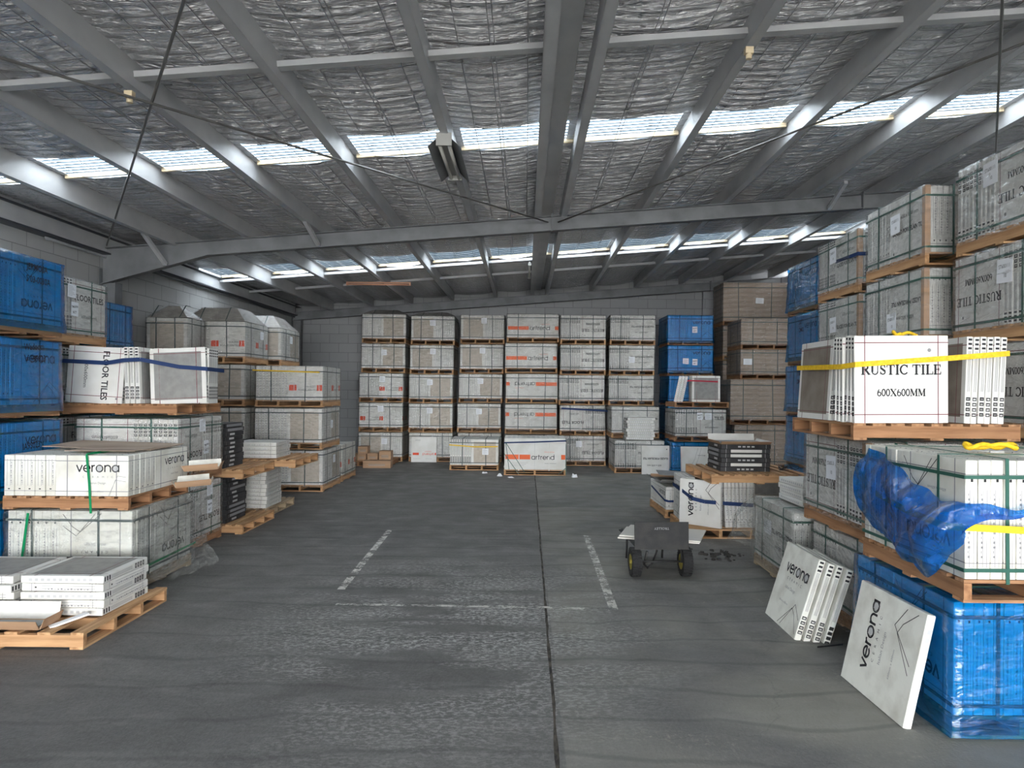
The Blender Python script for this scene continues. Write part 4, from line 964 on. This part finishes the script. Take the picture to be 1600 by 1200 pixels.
rows = [[(-3.34, 6.10, .72), (-3.32, 6.4, .74), (-3.31, 6.8, .74), (-3.30, 7.15, .72)], [(-3.31, 6.10, .45), (-3.24, 6.4, .52), (-3.20, 6.8, .5), (-3.26, 7.18, .42)], [(-3.30, 6.15, .2), (-3.24, 6.45, .2), (-3.18, 6.85, .22), (-3.2, 7.2, .16)], [(-3.26, 6.3, .04), (-3.2, 6.5, .02), (-3.16, 6.9, .03), (-3.10, 7.2, .02)]]
tag(ob('torn_clear_film', sheet(rows, CLEARD, 'torn_clear_film', .03, 9, 3)), 'torn clear film hanging off the wrapped logo cartons, left', 'plastic film')
# --- E: open floor tile cartons, left ------------------------------------------------
pz = 1.488; cz = pz+PH+.001
pallet_thing('wooden pallet under the open floor tile cartons, left', -4.25, 7.98, pz, 1.2, 1.08, WOOD2, prot=HP, r=1)
mb_ = None
_design = design
def design(mb, P, d, w, h):
    if d == 'floorv': return _design(mb, lambda u, v: P(-(v-h/2), u+h/2) if True else 0, 'floor', w, h)
    if d == 'floorw': return _design(mb, lambda u, v: P((v-h/2), -u+h/2), 'floor', w, h)
    if d == 'veronav': return _design(mb, lambda u, v: P(-(v-h/2), u+h/2), 'veronap', w, h)
    return _design(mb, P, d, w, h)
mv = carton_mesh('floorw', .6, .6, .05, 'marks'); mw = carton_mesh('windowg', .6, .6, .05, 'marks')
G = 'cartons on the open floor tile pallet'
for i in range(6):
    stand('white FLOOR TILES carton with sideways lettering, blue strap across' if i == 0 else 'white carton directly behind the sideways FLOOR TILES carton', mv, -4.56+.004*i, 7.52+i*.053, cz, lean=.03, roll=.05 if i == 0 else .02, group=None if i == 0 else G+', left')
for i in range(3): stand('white carton edge-on between the FLOOR TILES and windowed cartons', mw, -4.20+i*.056, 7.80, cz, rz=HP, lean=.04, group=G+', centre')
for i in range(6): stand('white carton with grey tile window leaning, right end of open pallet' if i == 0 else 'white carton behind the leaning windowed carton, open floor tile pallet', mw, -3.715-.004*i, 7.64+i*.054, cz, lean=.02, roll=-.05 if i == 0 else -.01, group=None if i == 0 else G+', right')
ribbon([(-4.89, 7.9, 2.05), (-4.88, 7.46, 2.05), (-4.4, 7.46, 2.03), (-4.22, 7.45, 2.06), (-4.05, 7.46, 2.07), (-3.7, 7.58, 2.0), (-3.405, 7.60, 1.98), (-3.395, 8.0, 1.97)], .042, BLUES, 'blue_strap', 'dark blue webbing strap around open floor tile cartons, left', 'strap')
# --- F: black cartons and white cartons between the left loads ----------------------
def bdes(mb):
    pass
def black_mesh(k):
    key = ('blk', k)
    if key in CC: return CC[key]
    mb = MB(); t = .054; mb.box(-.3, .3, -t/2+.002, t/2-.002, 0, .6, 0)
    for s_ in (-1, 1):
        P = lambda u, v: (s_*.3015, s_*u, v)
        if k: rect(mb, P, -.016, .016, .04, .5, 3)
        else: rect(mb, P, -.012, .012, .28, .42, 2)
        rect(mb, P, -.02, .02, .53, .532, 2)
    for z_, s_ in ((-.0015, 1), (.6015, -1)):
        P = lambda u, v: (v-.3, u, z_)
        if k: rect(mb, P, -.018, .018, .12, .5, 1)
        else: 
            for q in range(4): rect(mb, P, -.009, .009, .2+q*.055, .235+q*.055, 2)
        for vv in (.06, .54): rect(mb, P, -.025, .025, vv, vv+.004, 2)
    CC[key] = mb.mesh('tile_carton', [BLK, CARDG, INKL, INKG]); return CC[key]
LVN = ['lowest', 'second', 'third', 'fourth', 'fifth', 'sixth', 'seventh', 'eighth', 'ninth', 'topmost']
def black_pile(x, y, z, n, where, whites=(), rz=0, t=.0548):
    for i in range(n):
        nm = 'topmost' if i == n-1 else LVN[i]
        flat('black tile carton, %s %s' % (nm, where), black_mesh(1 if i in whites else 0), x+.006*((i*7) % 3-1), y+.005*((i*5) % 3-1), z+i*t, rz=rz+.012*((i*3) % 3-1), t=t, group=where)
pallet_thing('wooden pallet on floor under the black cartons, left', -3.98, 9.18, 0, 1.12, 1.1, WOOD, prot=HP, r=1)
pallet_thing('greyish wooden pallet on floor beyond black cartons, left', -4.09, 10.36, 0, 1.12, 1.08, WOOD3, prot=HP, r=2)
black_pile(-3.94, 8.98, PH+.002, 10, 'of lower left pile', (1, 2, 3, 7), rz=0)
pallet_thing('upper wooden pallet carrying black cartons, left', -3.98, 9.17, .672, 1.12, 1.1, WOOD, prot=HP, r=0)
black_pile(-3.98, 8.98, .672+PH+.002, 10, 'of upper left pile', (8, 9), rz=0)
wc = carton_mesh('lines', .6, .6, .055, 'text', 0, False, CARDG)
for i in range(10): flat('white tile carton, %s in pile behind lower black cartons' % LVN[i], wc, -3.88+.02*(.5-i/10)+.006*(i % 3), 10.12+.005*(i % 2), PH+.002+i*.0555, rz=.01*(i % 3-1), t=.055, group='white cartons behind lower black pile')
pallet_thing('upper wooden pallet sticking out toward aisle, left', -3.72, 10.33, .68, 1.12, 1.08, WOOD, prot=HP, r=2)
for i in range(4): flat('white tile carton, %s of four behind upper black pile' % lv[i], wc, -3.78-.01*(i % 2), 10.25, .68+PH+.002+i*.0555, rz=.02*(i % 2), t=.055)
# --- G: pallet pair by the trolley ------------------------------------------------------
pallet_thing('splintered wooden pallet on floor behind trolley', 2.57, 9.16, 0, 1.16, 1.1, WOOD, r=1)
vm = carton_mesh('verona', .57, .57, .055, 'text'); wm = carton_mesh('windowg', .57, .57, .055, 'text'); em = carton_mesh('verona', .57, .565, .045, 'text')
G = 'cartons on the floor pallet behind the trolley'
for i in range(3): stand('white logo carton facing aisle, left end of pallet behind trolley' , vm, 2.045+i*.058, 9.37, PH+.002, rz=-HP-.03, group=G+', left')
stand('white logo carton turned slantwise under blue strap behind trolley', carton_mesh('veronav', .57, .57, .055, 'text'), 2.19, 8.84, PH+.002, rz=-.75, lean=.02)
for i in range(8): stand('white scuffed carton edge-on under blue strap behind trolley', em, 2.49+i*.047, 9.0+.004*(i % 3), PH+.002, rz=HP, lean=.05, group=G+', middle')
for i in range(3): stand('white carton with grey tile window, right end behind trolley' if i == 0 else 'white carton behind the grey-windowed one, right end behind trolley', wm, 3.19, 9.12+i*.058, PH+.002, group=None if i == 0 else G+', right')
ribbon([(1.98, 9.5, .55), (1.995, 9.0, .53), (2.06, 8.73, .47), (2.2, 8.67, .44), (2.45, 8.68, .42), (2.84, 8.67, .40), (3.3, 8.9, .40)], .045, BLUES, 'blue_strap', 'dark blue webbing strap around cartons behind trolley', 'strap')
pallet_thing('upper wooden pallet carrying black cartons, right', 2.76, 8.95, .70, 1.18, 1.2, WOOD, prot=HP, rot=.03, r=1)
black_pile(2.68, 8.93, .70+PH+.002, 6, 'of right-hand pile on wooden pallet', (1, 3, 4), rz=.02)
t = ob('open_carton', tray_mesh(.6, .56, .035, .05, KRAFT, CARDG, .06), None, (2.68, 8.93, .70+PH+.004+6*.0548+.0), (0, 0, .02)); tag(t, 'open white carton lid with kraft flap on the right black pile', 'open carton')
mb = MB(); R = random.Random(4)
for k in range(6):
    a = R.uniform(0, 6); mb.tube([(.12*math.cos(a+i*.5)*(.6+.1*i), .10*math.sin(a+i*.6), .02+.05*math.sin(i*.7+k)**2) for i in range(9)], .003, 5)
tag(ob('strapping_offcuts', mb.mesh('strapping_offcuts', BLKM, True), None, (3.22, 8.7, .70+PH)), 'tangle of dark strapping offcuts on upper right pallet', 'strapping')
# --- H: small logo load beyond trolley
load('low blue-strapped load of logo cartons beyond trolley', 1.99, 10.0, n=5, t=.088, h=.32, front='verona3', side='verona3', ek='text', fm=None, strapm=DSTR, straps=False, basemat=CARD, wood=WOOD, rot=.03, group=None)
ribbon([(1.96, 11.05, .33), (1.975, 10.02, .25), (2.02, 9.975, .24), (3.05, 10.0, .25)], .03, BLUES, 'blue_strap', 'blue strap around the low logo load beyond trolley', 'strap')
t = ob('open_carton', tray_mesh(.8, .6, .05, .12, GREYW, KRAFT, .0), None, (2.32, 10.45, .47), (.0, .05, .05)); tag(t, 'open cardboard carton splayed on top of low logo load', 'open carton')
mb = MB(); mb.box(-.45, .45, -.3, .3, 0, .008); t = ob('cardboard_sheet', mb.mesh('cardboard_sheet', GREYW), None, (2.42, 10.5, .56), (.0, .04, -.1)); tag(t, 'grey sheet lying over the splayed carton beyond trolley', 'cardboard')
# --- I: flat cartons on the low porcelain load
for i in range(4): flat('white tile carton, %s of four lying on low porcelain load' % ('topmost' if i == 3 else lv[i]), carton_mesh('lines', .6, .6, .055, 'fine'), 2.86+.01*(i % 2), 6.85, .722+i*.0555, rz=.02*i, t=.055)
rows = [[(2.40, 6.9, .70), (2.40, 7.2, .72), (2.40, 7.45, .72), (2.55, 7.5, .72)], [(2.36, 6.9, .45), (2.32, 7.2, .45), (2.26, 7.5, .5), (2.3, 7.56, .45)], [(2.36, 6.95, .2), (2.28, 7.2, .22), (2.18, 7.5, .22), (2.2, 7.62, .2)]]
tag(ob('torn_clear_film', sheet(rows, CLEARD, 'torn_clear_film', .03, 9, 8)), 'loose clear film bulging from low porcelain load by trolley', 'plastic film')
# --- J: leaning cartons, right foreground
lm = carton_mesh('veronap', .62, .61, .05, 'marks', 0, False, OLD)
for i in range(4):
    stand(['scuffed white logo carton leaning frontmost beside wrapped load', 'second scuffed carton in leaning group, behind the logo carton', 'third scuffed carton in leaning group, behind the logo carton', 'rearmost scuffed carton in leaning group, against wrapped load'][i], lm, 1.945+[0, .004, .008, .016][i], 5.42-.02*i, .004, rz=-HP+.0, lean=.30, off=.026+i*.054, roll=.02*(i % 2))
bm = carton_mesh('veronav', .70, .62, .05, 'fine', 0, False, OLD)
stand('big scuffed logo carton leaning alone on nearest blue load', bm, 2.005, 4.12, .004, rz=-HP+.03, lean=.215, off=.026)
mb = MB(); mb.tube([(2.1, 5.3+i*.05, .02) for i in range(2)], .006, 6); 
# --- M: open windowed cartons near the back blue stack
pallet_thing('wooden pallet under red-strapped cartons near back wall', 3.74, 15.55, 1.448, 1.15, 1.0, WOOD2, r=0)
bw = carton_mesh('windowg', .6, .56, .06, 'fine', 0, False, CARD)
for i in range(5): stand('grey-windowed carton facing front under red strap, near back wall' if i == 0 else 'white carton behind red-strapped windowed carton, near back wall', bw, 3.86, 15.2+i*.063, 1.448+PH+.002, lean=.02, group=None if i == 0 else 'cartons under the red strap, right')
for i in range(3): stand('white carton leaning at left of red-strapped cartons, near back wall', bw, 3.25+i*.065, 15.42, 1.448+PH+.002, rz=-HP-.2, lean=.2, group='cartons under the red strap, left')
ribbon([(3.3, 15.2, 1.98), (3.5, 15.14, 2.02), (4.1, 15.14, 2.0), (4.12, 15.5, 2.0)], .03, REDS, 'red_strap', 'dark red strap around the windowed cartons near back wall', 'strap')
# --- N: flat white cartons on the back-wall stack left of blue
for i in range(8): flat('white tile carton, %s in flat pile left of back blue stack' % LVN[i] if i < 7 else 'white tile carton, topmost in flat pile left of back blue stack', carton_mesh('lines', .6, .58, .06, 'marks', 0, False, CARD), 2.52+.012*((i*5) % 3-1), 15.77-.0, .722+i*.0605, rz=.02*(i % 3-1), t=.06, h=.58)
# --- L: cartons leaning at the back wall
stand('white carton with upside-down orange logo leaning at back-wall row', carton_mesh('artrend6', .62, .62, .05, 'fine', 0, True), -2.47, 17.36, .003, lean=.12)
stand('white carton with upside-down black lettering leaning near back wall', carton_mesh('porc', .6, .62, .05, 'fine', 0, True), 2.80, 15.20, .003, lean=.10)
for i in range(2): stand(['line-printed white carton leaning on back blue load, front one', 'rear white carton leaning on back blue load'][i], carton_mesh('lines', .62, .64, .05, 'fine', 0, False), 3.56+i*.12, 14.76+.03*i, .003, lean=.13, off=.0+.055*i)
# small brown boxes on pallet
pallet_thing('dark wooden pallet with small brown boxes, back left', -3.66, 16.86, 0, 1.15, .95, WOOD2, r=1)
KB = KRAFT
def small_box(lab, x, y, z, w, d, h, rz=0, tilt=0):
    mb = MB(); mb.box(-w/2, w/2, -d/2, d/2, 0, h, 0); mb.box(-w/2-.001, w/2+.001, -.02, .02, h*.0+.001, h+.001, 1); mb.box(-w*.3, w*.3, -d/2-.001, -d/2, h*.3, h*.6, 1)
    o = ob('cardboard_box', mb.mesh('cardboard_box', [KB, KRAFT2]), None, (x, y, z), (0, tilt, rz)); tag(o, lab, 'box'); return o
small_box('leftmost small brown box on dark pallet, back left', -4.05, 16.7, PH+.001, .26, .3, .15)
small_box('lower brown box under the upright one, back left', -3.8, 16.7, PH+.001, .2, .3, .15)
small_box('brown box raised above others on dark pallet, back left', -3.78, 16.7, PH+.153, .22, .28, .17)
small_box('middle small brown box on dark pallet, back left', -3.55, 16.7, PH+.001, .24, .3, .16)
small_box('longest small brown box on dark pallet, back left', -3.26, 16.7, PH+.001, .27, .3, .22)
small_box('brown box lying on floor before dark pallet', -3.34, 16.15, .001, .62, .3, .16, .03)
# --- K: trolley -----------------------------------------------------------------------
tr = bpy.data.objects.new('hand_trolley', None); COL.objects.link(tr); tr.location = (1.31, 6.9, 0); tr.rotation_euler = (0, 0, .06); tag(tr, 'black two-wheeled hand trolley standing in the aisle', 'trolley')
mb = MB(); M = Matrix.Rotation(-.06, 4, 'X')
mb.box(-.262, .262, -.008, .008, .27, .53, 0, M)
P = lambda u, v: tuple(M @ Vector((u, -.0095, v)))
text(mb, lambda u, v: P(-u, .96-v), 'TROLLEY', 0, .48, .032, 1, .0, 1.1)
ob('backboard', mb.mesh('backboard', [BOARD, MATS['ink_grey']]), tr, (0, -.12, 0))
def wheel():
    mb = MB(); n = 28; prof = [(-.045, .075), (-.048, .10), (-.045, .122), (-.028, .132), (0, .134), (.028, .132), (.045, .122), (.048, .10), (.045, .075)]
    mb.lathe(prof, (0, 0, 0), 'X', 28)
    for k in range(28):
        a = 2*math.pi*k/28
        for s_ in (-1, 1):
            c = Matrix.Rotation(a+(.1 if s_ > 0 else 0), 4, 'X'); mb.box(.004 if s_ > 0 else -.042, .042 if s_ > 0 else -.004, -.008, .008, .131, .139, 0, c)
    rm = MB(); rm.lathe([(-.03, .02), (-.03, .06), (-.044, .078), (.044, .078), (.03, .06), (.03, .02)], (0, 0, 0), 'X', 24); rm.lathe([(-.05, .0), (-.05, .02), (.05, .02), (.05, 0)], (0, 0, 0), 'X', 12)
    return mb.mesh('wheel', RUB, False), rm.mesh('rim', RIM, True)
wm_, rm_ = wheel()
for s_ in (-1, 1):
    w_ = ob('wheel', wm_, tr, (s_*.245, -.05, .141)); ob('rim', rm_, w_)
mb = MB(); mb.tube([(-.26, -.05, .141), (.26, -.05, .141)], .011); ob('axle', mb.mesh('axle', BLKM, True), tr)
mb = MB()
for s_ in (-1, 1):
    mb.tube([(s_*.2, -.09, .14), (s_*.2, -.08, .24), (s_*.2, .3, .27), (s_*.2, .8, .29)], .013)
    mb.tube([(s_*.2, .55, .28), (s_*.19, .6, .15), (s_*.19, .62, .02)], .012)
mb.tube([(-.13, -.06, .24), (-.14, .02, .1), (-.10, .05, .055), (-.05, .06, .1), (-.02, .0, .24)], .012)
mb.beam((-.2, .6, .28), (.2, .6, .28), .03, .01); mb.beam((-.2, .1, .265), (.2, .1, .265), .03, .01)
ob('frame', mb.mesh('frame', BLKM, True), tr)
mb = MB(); mb.box(-.25, .25, -.1, .75, .287, .297, 0); ob('platform', mb.mesh('platform', BOARD), tr)
for i, (lab, x, y, w_, r_) in enumerate([('lower pale tile slab lying across the trolley', .10, .42, .80, -.35), ('upper pale tile slab lying across the trolley', .13, .44, .80, -.40)]):
    mb = MB(); mb.box(-.40, .40, -.30, .30, 0, .012); o = ob('tile_slab', mb.mesh('tile_slab', TILE), None, (1.31+x, 6.9+y, .299+i*.014), (0, 0, r_+.06)); tag(o, lab, 'tile slab')
# --- lights ------------------------------------------------------------------------------
def fixture(label, loc, rz, L=1.2, tilt=0, kind='twin', dz=0):
    e = bpy.data.objects.new('ceiling_light', None); COL.objects.link(e); e.location = loc; e.rotation_euler = (tilt, 0, rz); tag(e, label, 'light fitting')
    mb = MB()
    if kind == 'twin':
        mb.box(-.05, .05, -L/2, L/2, 0, .07); ob('housing', mb.mesh('housing', LAMPW), e)
        for s_ in (-1, 1):
            mb = MB(); mb.add([(s_*.05, -L/2, .03), (s_*.15, -L/2, -.06), (s_*.15, L/2, -.06), (s_*.05, L/2, .03), (s_*.05, -L/2, .036), (s_*.156, -L/2, -.058), (s_*.156, L/2, -.058), (s_*.05, L/2, .036)], [(0, 1, 2, 3), (7, 6, 5, 4), (0, 4, 5, 1), (3, 2, 6, 7), (1, 5, 6, 2)]); ob('reflector', mb.mesh('reflector', STEELD), e)
            mb = MB(); mb.tube([(s_*.045, -L/2+.03, -.03), (s_*.045, L/2-.03, -.03)], .019, 12); ob('tube', mb.mesh('tube', TUBE, True), e)
        for yy in (-L/2, L/2-.03):
            mb = MB(); mb.box(-.075, .075, yy-.002, yy+.03, -.05, .073); ob('end_cap', mb.mesh('end_cap', LAMPW), e)
    else:
        mb = MB(); mb.box(-.018, .018, -L/2, L/2, 0, .025); ob('housing', mb.mesh('housing', LAMPW if kind == 'single' else ORT), e)
        mb = MB(); mb.tube([(0, -L/2+.03, -.025), (0, L/2-.03, -.025)], .017, 10); ob('tube', mb.mesh('tube', TUBE if kind == 'single' else ORT, True), e)
        for yy in (-L/2, L/2-.03):
            mb = MB(); mb.box(-.03, .03, yy, yy+.03, -.045, 0); ob('end_cap', mb.mesh('end_cap', LAMPW if kind == 'single' else ORT), e)
fixture('large twin fluorescent light with reflectors under near skylight', (-.80, 7.35, 4.16), .0, 1.15)
fixture('slim orange-tinted fluorescent light far left, hung sideways', (-3.1, 14.9, 4.0), HP, 1.35, kind='orange')
fixture('slim fluorescent light along central purlins, far', (.06, 14.3, 4.2), 0, 1.6, kind='single')
fixture('slim white fluorescent light above right-hand blue stack', (6.5, 14.6, 4.50), 0, 1.3, kind='single')
def jbox(lab, x, y, z):
    mb = MB(); mb.box(-.03, .03, -.025, .025, -.025, .025); mb.lathe([(-.0, .0), (.0, .022), (.04, .022), (.04, 0)], (0, 0, -.06), 'Z', 12)
    tag(ob('junction_box', mb.mesh('junction_box', CREAM), None, (x, y, z)), lab, 'junction box')
jbox('small cream junction box on purlin, upper left', -3.0, 5.35, 3.98); jbox('small cream junction box on purlin, upper right', 1.66, 5.35, 4.35)
# --- floor litter -----------------------------------------------------------------------
R = random.Random(11)
def scrap(lab, x, y, s_, matl=PAPER, h=.02):
    mb = MB(); n = 5; vs = [(R.uniform(-s_, s_), R.uniform(-s_, s_), R.uniform(0, h)) for _ in range(8)]
    mb.add([(-s_, -s_*.6, 0), (s_, -s_*.5, .0), (s_*.9, s_*.7, 0), (-s_*.8, s_*.6, 0), (-s_*.6, -s_*.4, h), (s_*.7, -s_*.3, h*1.4), (s_*.5, s_*.4, h), (-s_*.5, s_*.3, h*1.7)], [(3, 2, 1, 0), (4, 5, 6, 7), (0, 1, 5, 4), (1, 2, 6, 5), (2, 3, 7, 6), (3, 0, 4, 7)])
    tag(ob('paper_scrap', mb.mesh('paper_scrap', matl), None, (x, y, .001), (0, 0, R.uniform(0, 3))), lab, 'litter')
scrap('white paper scrap on floor left of the orange-banded front load', -.86, 15.2, .06)
scrap('second white scrap on floor by left corner of the orange-banded load', -.52, 14.7, .05, h=.04)
scrap('white scrap on floor just right of orange-banded front load', 1.02, 14.6, .06, h=.05)
scrap('flat grey label on floor before the orange-banded load', -.28, 14.5, .09, PAPER, .01)
mb = MB()
for k in range(40):
    x, y = R.gauss(0, .14), R.gauss(0, .1); s_ = R.uniform(.008, .022); mb.box(x-s_, x+s_, y-s_, y+s_, 0, s_, 0, Matrix.Rotation(R.uniform(0, 3), 4, 'Z'))
tag(ob('sweepings', mb.mesh('sweepings', DEBRIS), None, (2.12, 7.75, .001)), 'small heap of dark sweepings on floor beside low porcelain load', 'debris', kind='stuff')
ribbon([(2.05, 4.95, .01), (2.25, 5.0, .012)], .012, BLKM, 'strap_offcut', 'short black strap offcut on floor behind big leaning carton', 'strap')
# hanging straps on the front orange-banded load
mb = MB()
for a, b in (((-.40, .62), (.0, .06)), ((-.40, .62), (-.33, .12)), ((-.44, .40), (-.12, .02)), ((.86, .6), (.86, .02)), ((.86, .1), (.7, .02))):
    mb.beam((a[0], 14.88, a[1]+.06), (b[0], 14.875, b[1]), .012, .004, 0, (0, 1, 0))
tag(ob('loose_strapping', mb.mesh('loose_strapping', GSTR)), 'loose dark green strapping hanging across the orange-banded front load', 'strap')
ribbon([(-.44, 14.885, .68), (.2, 14.88, .70), (.86, 14.885, .73)], .03, BLUES, 'blue_strap', 'blue strap along top of the orange-banded front load', 'strap')
ribbon([(-1.68, 15.735, .56), (-1.1, 15.725, .52), (-.60, 15.73, .53)], .025, YELS, 'yellow_strap', 'thin yellow strap across the tan-windowed front load', 'strap')
ribbon([(-4.70, 12.22, 2.09), (-3.55, 12.22, 2.06), (-3.535, 13.3, 2.05)], .022, YELS, 'yellow_strap', 'thin yellow strap around top of white aisle stack, far left', 'strap')
ribbon([(3.70, 8.95, 3.36), (3.65, 7.83, 3.32), (4.6, 7.82, 3.31)], .04, BLUES, 'blue_strap', 'blue strap around topmost dark-striped load, right', 'strap')
ribbon([(.86, 16.86, 1.36), (1.95, 16.86, 1.31)], .04, BLUES, 'blue_strap', 'blue strap across second load right of orange bands, back wall', 'strap')
